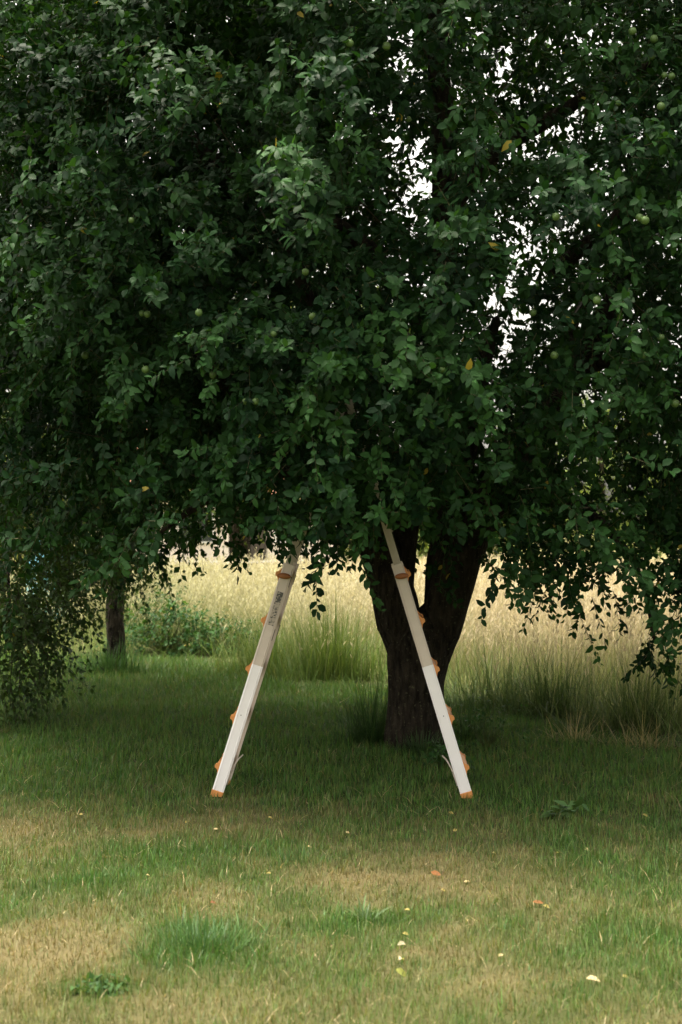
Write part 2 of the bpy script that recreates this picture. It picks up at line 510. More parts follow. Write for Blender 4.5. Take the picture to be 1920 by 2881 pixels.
def meadow():
    rng = RNG
    parts = []
    # leafy green understorey along the edge and through the meadow
    def field(n, d0, d1, e):
        u = rng.random(n)
        y = (d0 ** e + u * (d1 ** e - d0 ** e)) ** (1 / e)
        x = rng.uniform(-1, 1, n) * (0.31 * y + 0.6)
        ey = edge_y(x)
        k = y > ey + rng.normal(0.15, 0.25, n)
        return x[k], y[k], (y - ey)[k]
    x, y, q = field(52000, 9.0, 26.0, 0.5)
    n = len(x)
    cl = n2(x, y, 0.9, 41)
    H = rng.uniform(0.25, 0.62, n) * (0.55 + 0.75 * cl) * np.interp(q, [0, 0.5, 2], [0.55, 0.9, 1.0])
    W = rng.uniform(0.004, 0.007, n) * np.interp(y, [9, 26], [1.0, 2.0])
    dry = np.clip(np.interp(q, [0, 1.2, 4], [0.02, 0.18, 0.70]) + (cl - .5) * .5 + rng.normal(0, .2, n), 0, 1)[:, None]
    c = np.array([0.12, 0.205, 0.05]) * (1 - dry) + np.array([0.38, 0.34, 0.17]) * dry
    c = c * rng.uniform(0.7, 1.3, (n, 1))
    P = np.stack([x, y, np.zeros(n)], 1)
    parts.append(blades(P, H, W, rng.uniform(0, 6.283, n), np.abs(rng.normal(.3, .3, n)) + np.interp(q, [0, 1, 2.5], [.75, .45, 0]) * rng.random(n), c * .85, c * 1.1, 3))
    # flowering stalks
    x, y, q = field(40000, 9.2, 26.0, 0.4)
    k = rng.random(len(x)) < np.interp(q, [0, 1.0, 3.0], [0.08, 0.35, 1.0])
    x, y, q = x[k], y[k], q[k]
    n = len(x)
    H = rng.uniform(0.62, 1.0, n) * np.interp(q, [0, 1.5], [0.75, 1.0]) * (0.85 + 0.3 * n2(x, y, 1.5, 47))
    W = rng.uniform(0.0022, 0.0036, n) * np.interp(y, [9, 26], [1.0, 2.2])
    az = rng.normal(0.4, 1.3, n)
    lean = np.abs(rng.normal(.16, .22, n))
    warm = np.clip(n2(x, y, 2.0, 52) * .8 + np.interp(x / y, [-.1, .08], [-.15, .45]), 0, 1)[:, None]
    ct = np.array([0.58, 0.49, 0.34]) * warm + np.array([0.43, 0.43, 0.25]) * (1 - warm)
    ct = ct * rng.uniform(0.75, 1.2, (n, 1))
    P = np.stack([x, y, np.zeros(n)], 1)
    V, F, C = blades(P, H, W * 1.5, az, lean, np.tile([0.14, 0.17, 0.06], (n, 1)), ct, 3)
    parts.append((V, F, C))
    tip = V.reshape(n, 7, 3)[:, 6]
    prev = V.reshape(n, 7, 3)[:, 4]
    T = unit(tip - prev)
    # panicles: slim tapering plumes of small spikelets round the top of every stalk
    m = 5
    for j in range(m):
        t = j / (m - 1)
        b = tip - T * (0.20 * (1 - t) * rng.uniform(.7, 1.2, (n, 1)))
        a = rng.uniform(0, 6.283, n)
        s = np.stack([np.cos(a), np.sin(a), np.full(n, 0.9)], 1)
        L = (0.055 * (1.1 - 0.6 * t)) * rng.uniform(.6, 1.3, n) * np.interp(y, [9, 26], [1.0, 1.5])
        e1 = b + unit(s + T) * L[:, None]
        sd = unit(np.cross(s, T) + 1e-6) * (W * 1.3)[:, None]
        v = np.stack([b - sd * .4, b + sd * .4, e1 + sd * .3 - T * .004], 1)
        v[:, 2] = e1
        mid = (b + e1) / 2
        vv = np.stack([b, mid + sd * 1.2, e1, mid - sd * 1.2], 1).reshape(-1, 3)
        ff = (np.arange(n)[:, None, None] * 4 + np.array([[0, 1, 2], [0, 2, 3]])[None]).reshape(-1, 3)
        parts.append((vv, ff, np.repeat(ct * rng.uniform(.85, 1.15, (n, 1)), 4, 0)))
    V, F, C = join(parts)
    tag(link('meadow_grass', make_mesh('meadow_grass', V, F, C), M['hay']),
        'tall straw coloured meadow grass in flower beyond the mown lawn', 'grass', kind='stuff')
meadow()

# ------------------------------------------------------------------ leaves
def leaf_template(kind):
    """unit-length leaf: x along midrib, y width, z up; several curl variants"""
    bend, fold, wid = [(0.20, 0.16, 0.58), (0.38, 0.10, 0.52), (0.06, 0.22, 0.62), (0.55, 0.20, 0.48), (-0.12, 0.12, 0.56)][kind]
    st = [(0.0, 0.0), (0.32, 0.92), (0.70, 0.80), (1.0, 0.0)]
    V, idx = [], {}
    for i, (t, w) in enumerate(st):
        z = -bend * t * t
        x = t * (1 - 0.25 * abs(bend) * t)
        idx[('m', i)] = len(V); V.append((x, 0, z))
        if 0 < i < 3:
            h = w * wid / 2
            idx[('l', i)] = len(V); V.append((x, h, z + fold * h * 1.6))
            idx[('r', i)] = len(V); V.append((x, -h, z + fold * h * 1.6))
    g = lambda a, i: idx[(a, i)]
    F = []
    for s in 'lr':
        q = [(g('m', 0), g('m', 1), g(s, 1)), (g('m', 1), g('m', 2), g(s, 2)), (g('m', 1), g(s, 2), g(s, 1)), (g('m', 2), g('m', 3), g(s, 2))]
        F += q if s == 'l' else [(a, c, b) for a, b, c in q]
    return np.array(V), np.array(F)

def leaf_simple(kind):
    bend, fold, wid = [(0.20, 0.18, 0.58), (0.40, 0.12, 0.54), (0.05, 0.2, 0.6), (0.5, 0.2, 0.5), (-0.1, 0.12, 0.56)][kind]
    V = [(0, 0, 0), (0.42, wid / 2, fold * wid * .5 - bend * .18), (0.42, -wid / 2, fold * wid * .5 - bend * .18), (0.5, 0, -bend * .25), (1 - .2 * abs(bend), 0, -bend)]
    return np.array(V, float), np.array([(0, 3, 1), (3, 4, 1), (0, 2, 3), (3, 2, 4)])

TEMPL = [leaf_template(k) for k in range(5)]
SIMPL = [leaf_simple(k) for k in range(5)]

def leaf_mesh_arrays(P, T, N, S, Cc, templ, rng):
    """instantiate leaf templates at P with length direction T, normal N, size S, colour Cc"""
    T = unit(T)
    B = unit(np.cross(N, T))
    N = np.cross(T, B)
    kind = rng.integers(0, 5, len(P))
    out = []
    for k in range(5):
        tv, tf = templ[k]
        s = np.where(kind == k)[0]
        if len(s) == 0: continue
        v = (P[s, None] + (tv[None, :, 0, None] * T[s, None] + tv[None, :, 1, None] * B[s, None] + tv[None, :, 2, None] * N[s, None]) * S[s, None, None])
        f = (np.arange(len(s))[:, None, None] * len(tv) + tf[None]).reshape(-1, 3)
        out.append((v.reshape(-1, 3), f, np.repeat(Cc[s], len(tv), 0)))
    return join(out), kind, (T, B, N)

def shoots(P, D, L, m, rng, droop=0.5, size=0.062, spread=1.0, face=None):
    """leafy shoots: returns leaf arrays and the shoot axes"""
    n = len(P)
    D = unit(D)
    t = (np.arange(m)[None] + rng.uniform(0.1, 0.9, (n, m))) / m
    g = np.array([0, 0, -1.0])
    axis = lambda tt: P[:, None] + D[:, None] * (L[:, None] * tt)[..., None] + g * (droop * L[:, None] * tt ** 2)[..., None]
    pos = axis(t)
    side = unit(np.cross(D, np.array([0.13, 0.21, 1.0]) + rng.normal(0, .1, (n, 3))))
    up = np.cross(side, D)
    az = np.arange(m)[None] * 2.4 + rng.uniform(0, 6.28, (n, 1)) + rng.normal(0, .35, (n, m))
    rad = side[:, None] * np.cos(az)[..., None] + up[:, None] * np.sin(az)[..., None]
    T = unit(rad * spread + D[:, None] * (0.35 + 0.55 * t)[..., None] + g * rng.uniform(-0.1, 0.8, (n, m, 1)) + rng.normal(0, .22, (n, m, 3)))
    Nn = np.array([0, 0, 1.0]) + 0.35 * D[:, None] + rng.normal(0, .42, (n, m, 3))
    if face is not None:
        Nn = Nn + face[:, None] * .75
    S = size * rng.uniform(0.55, 1.25, (n, m)) * np.interp(t, [0, .4, .85, 1], [.9, 1.05, .9, .6])
    return pos.reshape(-1, 3), T.reshape(-1, 3), Nn.reshape(-1, 3), S.ravel(), t.ravel(), axis

def leaf_cols(n, t, rng, base, per):
    """per: (n,) tint value of the shoot 0..1"""
    a, b = np.array(base[0]), np.array(base[1])
    c = a * (1 - per[:, None]) + b * per[:, None]
    c = c * (1 + 0.35 * (np.clip(t, 0, 1)[:, None] - .5)) * rng.uniform(0.72, 1.28, (n, 1))
    yel = rng.random(n) < 0.0015
    c[yel] = np.array([0.34, 0.27, 0.05])
    return c

def twig_arrays(axis, n, r0, rng, cols):
    """three-sided stems along shoot axes"""
    ts = [0.0, 1.0]
    V = []
    for k, tt in enumerate(ts):
        p = axis(np.full((n, 1), tt))[:, 0]
        for j in range(3):
            a = 2.094 * j
            r = r0 * (1 - 0.75 * tt)
            V.append(p + np.array([math.cos(a), math.sin(a) * .7, math.sin(a) * .7]) * r[:, None])
    V = np.stack(V, 1).reshape(-1, 3)
    f = []
    for k in range(1):
        for j in range(3):
            a, b = k * 3 + j, k * 3 + (j + 1) % 3
            f += [(a, b, b + 3), (a, b + 3, a + 3)]
    F = (np.arange(n)[:, None, None] * 6 + np.array(f)[None]).reshape(-1, 3)
    return V, F, np.repeat(cols, 6, 0)

# ------------------------------------------------------------------ wood
def limb_mesh(pts, rad, segs=14, step=0.06, rough=0.10, seed=0, ridges=0.0, flare=0.0):
    """a tapering, knobbly limb through pts with radii rad (smooth spline)"""
    pts = np.array(pts, float); rad = np.array(rad, float)
    seg = np.linalg.norm(np.diff(pts, axis=0), axis=1)
    s = np.concatenate([[0], np.cumsum(seg)])
    m = max(4, int(s[-1] / step))
    u = np.linspace(0, s[-1], m)
    def cr(vals):
        out = np.zeros((m, vals.shape[1]))
        for i, uu in enumerate(u):
            k = min(np.searchsorted(s, uu, 'right') - 1, len(s) - 2)
            t = (uu - s[k]) / seg[k]
            p0, p1, p2, p3 = vals[max(k - 1, 0)], vals[k], vals[k + 1], vals[min(k + 2, len(s) - 1)]
            out[i] = .5 * (2 * p1 + (p2 - p0) * t + (2 * p0 - 5 * p1 + 4 * p2 - p3) * t * t + (3 * p1 - p0 - 3 * p2 + p3) * t ** 3)
        return out
    c = cr(pts)
    r = np.maximum(np.interp(u, s, rad), 0.002)
    wob = np.stack([noise3(np.stack([u * 2.2, u * 0 + 3 * j, u * 0 + seed], 1), 5 + j) - .5 for j in range(3)], 1)
    c = c + wob * np.minimum(r, .06)[:, None] * 0.7
    tan = unit(np.gradient(c, axis=0))
    a = unit(np.cross(tan[0], [0.31, 0.9, 0.17]))
    V = []
    for i in range(m):
        a = unit(a - tan[i] * np.dot(a, tan[i]))
        b = np.cross(tan[i], a)
        th = np.arange(segs) * 2 * math.pi / segs
        dirv = np.cos(th)[:, None] * a + np.sin(th)[:, None] * b
        q = c[i] + dirv * r[i]
        nn = fbm(np.concatenate([q[:, :2] * 9, q[:, 2:] * 3], 1) + seed, 61, 3) - .5
        rr = r[i] * (1 + rough * 2 * nn)
        if ridges:
            rr = rr * (1 + ridges * np.sin(th * 5 + u[i] * 1.2 + seed) * .6 + ridges * .5 * np.sin(th * 9 + 2 * u[i]))
        if flare:
            rr = rr * (1 + flare * math.exp(-u[i] / .14) * (1 + .5 * np.sin(th * 4 + seed)))
        V.append(c[i] + dirv * rr[:, None])
    V = np.concatenate(V)
    I = np.arange(m * segs).reshape(m, segs)
    J = np.roll(I, -1, 1)
    F = np.concatenate([np.stack([I[:-1], J[:-1], J[1:]], -1).reshape(-1, 3), np.stack([I[:-1], J[1:], I[1:]], -1).reshape(-1, 3)])
    tip = len(V)
    V = np.concatenate([V, c[-1:] + tan[-1:] * r[-1]])
    F = np.concatenate([F, np.stack([I[-1], J[-1], np.full(segs, tip)], 1)])
    return V, F, c

# ------------------------------------------------------------------ the big apple tree
AT = empty('apple_tree', gpx(1178, 2105))
tag(AT, 'large old apple tree with forked dark trunk and dense green crown behind the stepladder', 'tree')
AT_LOC = np.array(AT.location)
def at_part(name, V, F, C, mat, kind=None, parent=AT):
    o = link(name, make_mesh(name, V - AT_LOC, F, C), mat, parent)
    if kind: o['kind'] = kind
    return o

g0 = AT_LOC
TD = g0[1]
tr_pts = [g0 + [0, 0, -0.08], px(1176, 2060, TD), px(1176, 1950, TD), px(1178, 1860, TD), px(1182, 1790, TD), px(1186, 1745, TD)]
V, F, _ = limb_mesh(tr_pts, [.19, .183, .185, .205, .20, .10], segs=40, step=.03, rough=.13, seed=3, ridges=.07, flare=.3)
at_part('trunk', V, F, None, M['bark'])
LIMBS = {
    'left_stem': ([px(1165, 1960, TD), px(1122, 1760, TD), px(1100, 1660, TD), px(1066, 1560, TD), px(1010, 1450, TD - .1), px(920, 1340, TD - .3), px(790, 1190, TD - .5), px(600, 1050, TD - .6), px(380, 930, TD - .5), px(150, 860, TD - .3)],
                  [.06, .150, .145, .13, .115, .10, .085, .065, .045, .02]),
    'leader': ([px(1134, 1720, TD + .05), px(1130, 1600, TD + .1), px(1142, 1480, TD + .15), px(1190, 1250, TD + .2), px(1225, 950, TD + .2), px(1250, 650, TD + .2), px(1246, 350, TD + .1), px(1225, 0, TD), px(1180, -400, TD), px(1150, -700, TD)],
               [.09, .10, .095, .095, .098, .098, .085, .07, .04, .01]),
    'right_stem': ([px(1195, 1960, TD), px(1232, 1770, TD), px(1268, 1640, TD), px(1306, 1540, TD), px(1370, 1430, TD + .05), px(1450, 1310, TD + .1), px(1570, 1130, TD + .1), px(1700, 900, TD), px(1830, 640, TD - .1), px(1960, 420, TD - .2)],
                   [.06, .150, .150, .140, .125, .11, .09, .075, .055, .02]),
    'right_inner_stem': ([px(1225, 1830, TD + .04), px(1242, 1700, TD + .05), px(1256, 1580, TD + .08), px(1272, 1440, TD + .2), px(1320, 1200, TD + .4), px(1400, 900, TD + .5)], [.06, .10, .12, .11, .08, .03]),
    'front_limb': ([px(1060, 1530, TD - .05), px(1020, 1400, TD - .5), px(980, 1200, TD - 1.0), px(900, 950, TD - 1.3), px(820, 700, TD - 1.5), px(760, 480, TD - 1.6)], [.09, .08, .065, .05, .035, .012]),
    'upper_left_limb': ([px(1225, 950, TD + .2), px(1050, 720, TD), px(800, 560, TD - .2), px(560, 420, TD - .3), px(380, 180, TD - .3), px(230, 60, TD - .2), px(60, -60, TD)], [.08, .07, .062, .055, .05, .035, .012]),
    'upper_right_limb': ([px(1248, 620, TD + .2), px(1400, 430, TD + .1), px(1600, 300, TD - .1), px(1780, 200, TD - .3), px(1980, 130, TD - .4)], [.07, .058, .045, .032, .012]),
    'right_low_limb': ([px(1400, 1390, TD + .05), px(1560, 1400, TD - .4), px(1700, 1480, TD - .9), px(1800, 1620, TD - 1.2), px(1840, 1800, TD - 1.3)], [.06, .045, .032, .02, .007]),
    'right_mid_limb': ([px(1620, 1060, TD + .1), px(1780, 980, TD - .4), px(1930, 1000, TD - .8), px(2080, 1120, TD - 1.0)], [.05, .04, .028, .01]),
    'right_fork': ([px(1560, 760, TD), px(1700, 640, TD - .3), px(1800, 560, TD - .4), px(1990, 540, TD - .5)], [.05, .045, .04, .015]),
    'left_low_limb': ([px(920, 1340, TD - .3), px(760, 1330, TD - .9), px(600, 1400, TD - 1.3), px(450, 1500, TD - 1.5)], [.055, .04, .026, .008]),
    'back_limb': ([px(1200, 1300, TD + .2), px(1150, 1050, TD + .9), px(1050, 850, TD + 1.6), px(950, 650, TD + 2.2)], [.08, .065, .045, .015]),
    'back_right_limb': ([px(1350, 1400, TD + .1), px(1480, 1180, TD + .8), px(1600, 950, TD + 1.5), px(1700, 700, TD + 2.0)], [.08, .065, .045, .015]),
}
limb_pts = []
for k, (p, r) in LIMBS.items():
    V, F, c = limb_mesh(p, r, segs=28 if r[1] > .1 else 12, step=.04, rough=.12, seed=hash(k) % 7 if False else len(limb_pts), ridges=.03 if r[1] > .1 else 0.0)
    at_part('limb', V, F, None, M['bark'])
    limb_pts.append(c)
limb_all = np.concatenate(limb_pts)

CC = np.array([0.55, 9.35, 3.55])
CR = np.array([3.35, 2.85, 3.35])
def crown_bottom(x, y):
    front = np.interp(x, [-3, -1.9, -1.25, -.6, -.2, .2, .55, .8, 1.1, 1.4, 1.7, 2.2, 4], [1.3, 1.10, 1.34, 1.46, 1.52, 1.62, 1.62, 1.30, 1.22, 1.02, .76, .64, .9])
    back = 1.52
    k = np.clip((y - 8.6) / 0.9, 0, 1)
    return front * (1 - k) + back * k

def crown_density(p):
    q = (p - CC) / CR
    r = (np.abs(q) ** 2.3).sum(1) ** (1 / 2.3)
    r = r + (fbm(p * 0.9, 71, 2) - .5) * .26
    w = np.where(r < 1, np.interp(r, [0, .35, .7, 1], [.3, .5, .95, 1.0]), 0)
    cl = fbm(p * np.array([2.3, 2.3, 2.6]), 77, 2)
    w = w * np.clip((cl - .30) * 5.0, 0.12, 1)
    zb = crown_bottom(p[:, 0], p[:, 1]) + (noise3(p * 2.2, 90) - .5) * .30
    h = p[:, 2] - zb
    w = np.where(h < 0, 0, w * np.interp(h, [0, .15, .6], [.35, .7, 1]))
    # loose, airy part of the crown round the leader, where the sky shows through
    s = np.exp(-(((p[:, 0] - .95) / .75) ** 2 + ((p[:, 2] - 3.75) / .95) ** 2))
    w = w * (1 - .50 * s)
    s = np.exp(-((((p[:, 0] - .17 * p[:, 1]) / .20) ** 4) + ((p[:, 2] - 2.0) / .28) ** 4))   # an open window in the right of the crown
    w = w * (1 - s)
    s = np.exp(-(((p[:, 0] - .35) / .20) ** 2 + ((p[:, 2] - 2.85) / .5) ** 2))
    w = w * (1 - .3 * s)
    return w

def sample_crown(n, lo, hi, dens, rng):
    out = []
    tot = 0
    while tot < n:
        p = rng.uniform(lo, hi, (n * 2, 3))
        k = rng.random(len(p)) < dens(p)
        out.append(p[k]); tot += k.sum()
    return np.concatenate(out)[:n]

LEAF_BASE = ((0.008, 0.030, 0.010), (0.030, 0.084, 0.021))

def build_apple_crown():
    rng = np.random.default_rng(21)
    vis_lo, vis_hi = np.array([-2.9, 6.2, .5]), np.array([3.6, 9.6, 4.9])
    def boughs(B, per, Lb, sag):
        """leafy side shoots set along outward-growing, slightly sagging boughs"""
        nb_ = len(B)
        out = unit((B - CC) / CR ** 2)
        D0 = unit(out * .9 + rng.normal(0, .5, (nb_, 3)) + np.array([0, 0, .05]))
        lb = rng.uniform(*Lb, nb_)
        t = rng.random((nb_, per)) ** .8
        p = B[:, None] + D0[:, None] * (lb[:, None] * (t - .35))[..., None] + np.array([0, 0, -1.0]) * (sag * lb[:, None] * t ** 2)[..., None]
        p = p + rng.normal(0, .045, p.shape)
        d = D0[:, None] * (.35 + .5 * t)[..., None] + rng.normal(0, .55, p.shape) + out[:, None] * .25
        tint = np.clip(rng.normal(.42, .26, (nb_, 1)) + rng.normal(0, .12, (nb_, per)) + .3 * (t - .5), 0, 1)
        p, d, tint = p.reshape(-1, 3), d.reshape(-1, 3), tint.ravel()
        k = p[:, 2] > crown_bottom(p[:, 0], p[:, 1]) - .12 - .3 * (noise3(p * 1.5, 95) > .62)
        return p[k], unit(d[k]), tint[k]
    Bf = sample_crown(1280, vis_lo, vis_hi, crown_density, rng)
    lad = lambda p: np.where(p[:, 2] > 1.57 + .12 * noise3(p * 3, 12), crown_density(p) * .8 + .2, 0)
    Bf = np.concatenate([Bf, sample_crown(44, np.array([-.55, 6.85, 1.45]), np.array([.55, 7.6, 2.5]), lad, rng)])
    P, D, tint = boughs(Bf, 9, (.45, .85), .35)
    lo, hi = np.array([-3.2, 6.2, 1.2]), np.array([4.2, 11.9, 7.2])
    Pb = sample_crown(10500, lo, hi, lambda p: crown_density(p) * ~np.all((p > vis_lo) & (p < vis_hi), axis=1), rng)
    thick = lambda p: crown_density(p) * (p[:, 1] > 9.2)
    Pb = np.concatenate([Pb, sample_crown(2600, np.array([-3.0, 9.2, 2.4]), np.array([.35, 11.8, 5.6]), thick, rng)])
    def dirs(P):
        n = len(P)
        out = unit((P - CC) / CR ** 2)
        D = out * .8 + rng.normal(0, .55, (n, 3)) + np.array([0, 0, -.10])
        low = np.clip(1.9 - P[:, 2], 0, 1)[:, None]
        return unit(D + np.array([0, 0, -.35]) * low)
    # dense front, seen closely
    n, m = len(P), 15
    L = rng.uniform(.10, .26, n)
    pos, T, N, S, t, ax = shoots(P, D, L, m, rng, droop=.3, size=.062, face=unit((P - CC) / CR ** 2))
    C = leaf_cols(len(pos), t, rng, LEAF_BASE, np.repeat(tint, m))
    tw = twig_arrays(ax, n, np.full(n, .0028), rng, np.tile([.09, .085, .045], (n, 1)) * rng.uniform(.6, 1.4, (n, 1)))
    # single out the leaves that show largest: front-most per screen cell, broadside to the camera
    Nn = unit(N - unit(T) * (N * unit(T)).sum(1, keepdims=True))
    ctr = pos + unit(T) * S[:, None] * .5
    dist = ctr[:, 1]
    sx = ctr[:, 0] / dist * FPX + 960
    sy = 1474 - (ctr[:, 2] - EYE) / dist * FPX
    view = unit(ctr - np.array([0, 0, EYE]))
    area = S ** 2 / dist ** 2 * np.abs((Nn * view).sum(1))
    cell = (np.floor(sx / 34).astype(int) * 1000 + np.floor(sy / 34).astype(int))
    inside = (sx > 10) & (sx < 1910) & (sy > 10) & (sy < 2000)
    order = np.argsort(dist)
    order = order[inside[order]]
    _, first = np.unique(cell[order], return_index=True)
    cand = order[first]
    cand = cand[np.argsort(-area[cand])][:300]
    mask = np.ones(len(pos), bool); mask[cand] = False
    # fully shaped leaves where the crown's face is, plainer ones in its depth
    fine = np.zeros(len(pos), bool)
    big = np.floor(sx / 60).astype(int) * 1000 + np.floor(sy / 60).astype(int)
    near = {}
    for c_, d_ in zip(big[order], dist[order]):
        near.setdefault(c_, d_)
    fine[inside] = dist[inside] < np.array([near[c_] for c_ in big[inside]]) + .36
    parts = []
    for sel, tp in ((mask & fine, TEMPL), (mask & ~fine, SIMPL)):
        parts.append(leaf_mesh_arrays(pos[sel], T[sel], N[sel], S[sel], C[sel], tp, rng)[0])
    # back and top, out of close view
    Db = dirs(Pb)
    nb, mb = len(Pb), 10
    pos2, T2, N2, S2, t2, ax2 = shoots(Pb, Db, rng.uniform(.2, .45, nb), mb, rng, droop=.4, size=.092)
    C2 = leaf_cols(len(pos2), t2, rng, LEAF_BASE, rng.random(len(pos2)) * .8)
    parts.append(leaf_mesh_arrays(pos2, T2, N2, S2, C2, SIMPL, rng)[0])
    V, F, Cc = join(parts)
    at_part('foliage', V, F, Cc, M['leaf'], 'stuff')
    # twigs, including a few long bare ones from the limbs into the crown
    tw2 = twig_arrays(ax2, nb, np.full(nb, .003), rng, np.tile([.06, .05, .035], (nb, 1)))
    nl = 900
    src = limb_all[rng.integers(0, len(limb_all), nl)]
    src = src[src[:, 2] > 1.5]; nl = len(src)
    dst = np.concatenate([P, Pb])
    dst = dst[rng.integers(0, len(dst), nl)]
    dd = dst - src
    ln = np.linalg.norm(dd, axis=1)
    k = ln < 1.9
    src, dd = src[k], dd[k]; nl = len(src)
    axl = lambda tt: src[:, None] + dd[:, None] * tt[..., None] + np.array([0, 0, 1.0]) * (np.linalg.norm(dd, axis=1)[:, None] * .18 * np.sin(tt * math.pi))[..., None]
    tw3 = twig_arrays(axl, nl, rng.uniform(.006, .013, nl), rng, np.tile([.075, .06, .042], (nl, 1)))
    V, F, Cc = join([tw, tw2, tw3])
    at_part('twigs', V, F, Cc, M['leaf'], 'stuff')
    # the 300 leaves that show largest, one object each
    protos = {}
    Tn = unit(T[cand]); B = unit(np.cross(N[cand], Tn)); Nf = np.cross(Tn, B)
    for i, c in enumerate(cand):
        kd = int(rng.integers(0, 5)); sh = int(rng.integers(0, 4))
        if (kd, sh) not in protos:
            tv, tf = TEMPL[kd]
            cc = np.array(LEAF_BASE[0]) * (1 - sh / 3) + np.array(LEAF_BASE[1]) * sh / 3
            me = make_mesh('leaf', tv, tf, np.tile(cc * 1.05, (len(tv), 1)))
            me.materials.append(M['leaf'])
            protos[(kd, sh)] = me
        o = bpy.data.objects.new('leaf', protos[(kd, sh)])
        col.objects.link(o)
        o.parent = AT
        s = float(S[c])
        mt = Matrix(((Tn[i][0], B[i][0], Nf[i][0], 0), (Tn[i][1], B[i][1], Nf[i][1], 0), (Tn[i][2], B[i][2], Nf[i][2], 0), (0, 0, 0, 1)))
        o.matrix_basis = Matrix.Translation(Vector((pos[c] - AT_LOC).tolist())) @ mt @ Matrix.Diagonal((s, s, s, 1))
    return P, D, L
CP, CDIR, CL = build_apple_crown()

def apple_mesh(r):
    prof = [(0.0, -.78), (.22, -.90), (.5, -.86), (.85, -.5), (1.0, 0), (.93, .45), (.62, .82), (.3, .86), (.08, .70), (.07, 1.25), (0, 1.3)]
    seg = 12
    V, F = [], []
    for (a, z) in prof:
        for k in range(seg):
            th = 2 * math.pi * k / seg
            V.append((r * a * math.cos(th), r * a * math.sin(th), r * z))
    n = len(prof)
    for i in range(n - 1):
        for k in range(seg):
            a, b = i * seg + k, i * seg + (k + 1) % seg
            F.append((a, b, b + seg, a + seg))
    me = make_mesh('apple', np.array(V), np.array(F))
    me.materials.append(M['apple'])
    return me
def apples():
    rng = np.random.default_rng(5)
    me = [apple_mesh(r) for r in (.015, .018, .020)]
    spots = [(400, 882), (415, 884), (410, 1040), (370, 620), (985, 122), (1088, 130), (1150, 336), (1565, 610), (1680, 845), (1695, 1140), (1812, 1000), (1900, 1135),
             (1245, 1040), (1860, 950), (1840, 110), (1870, 212), (1890, 215), (1780, 88), (1835, 160), (860, 765), (600, 1055), (690, 1130), (720, 1130), (360, 1130),
             (330, 1125), (880, 890), (240, 1000), (1290, 1420), (1800, 612), (1815, 620), (1740, 290), (1500, 880), (1560, 1000), (770, 940), (560, 880), (1860, 300)]
    dist = CP[:, 1]
    sx = CP[:, 0] / dist * FPX + 960
    sy = 1474 - (CP[:, 2] - EYE) / dist * FPX
    for i, (X, Y) in enumerate(spots):
        near = np.where((np.abs(sx - X) < 60) & (np.abs(sy - Y) < 60))[0]
        d = float(np.percentile(dist[near], 3)) - .05 if len(near) else 7.4
        o = bpy.data.objects.new('apple', me[i % 3])
        col.objects.link(o)
        o.parent = AT
        o.location = (px(X, Y, d) - AT_LOC).tolist()
        o.rotation_euler = (rng.uniform(-.5, .5), rng.uniform(-.5, .5), rng.uniform(0, 6))
apples()

# ------------------------------------------------------------------ other trees
def simple_tree(name, label, base, limbs, crown, n_shoots, per, size, base_cols, seed, Lr=(.25, .5), mat='leaf', templ=SIMPL, group=None, cat='tree', down=.3, droop=.5):
    rng = np.random.default_rng(seed)
    root = empty(name, base)
    tag(root, label, cat, group)
    b = np.array(base, float)
    for i, (p, r) in enumerate(limbs):
        V, F, _ = limb_mesh(p, r, segs=16, step=.08, rough=.14, seed=seed + i, flare=.25 if i == 0 else 0)
        link('trunk' if i == 0 else 'limb', make_mesh('trunk', V - b, F), M['bark'], root)
    Ps, Ds = [], []
    tot = sum(c[2] for c in crown)
    for (c, r, wgt) in crown:
        c = np.array(c); r = np.array(r)
        n = int(n_shoots * wgt / tot)
        q = rng.normal(0, 1, (n * 4, 3))
        q = unit(q) * rng.uniform(.25, 1, (n * 4, 1)) ** .5
        cl = fbm((c + q * r) * 1.3, seed + 3, 2)
        q = q[rng.random(len(q)) < np.clip((cl - .3) * 4, .05, 1)][:n]
        Ps.append(c + q * r)
        Ds.append(q / r * r.mean() * .8 + rng.normal(0, .5, q.shape) + np.array([0, 0, -down]))
    P, D = np.concatenate(Ps), np.concatenate(Ds)
    k = P[:, 2] > 0.12
    P, D = P[k], D[k]
    n = len(P)
    pos, T, N, S, t, ax = shoots(P, D, rng.uniform(*Lr, n), per, rng, droop=droop, size=size)
    tint = np.repeat(np.clip(fbm(P * .8, seed + 9, 2) + rng.normal(0, .2, n), 0, 1), per)
    C = leaf_cols(len(pos), t, rng, base_cols, tint)
    ok = pos[:, 2] > .05
    (V, F, Cc), _, _ = leaf_mesh_arrays(pos[ok], T[ok], N[ok], S[ok], C[ok], templ, rng)
    o = link('crown', make_mesh('crown', V - b, F, Cc), M[mat], root)
    o['kind'] = 'stuff'
    V, F, Cc = twig_arrays(ax, n, np.full(n, size * .05), rng, np.tile([.06, .05, .035], (n, 1)))
    o = link('twigs', make_mesh('twigs', V - b, F, Cc), M[mat], root)
    o['kind'] = 'stuff'
    return root

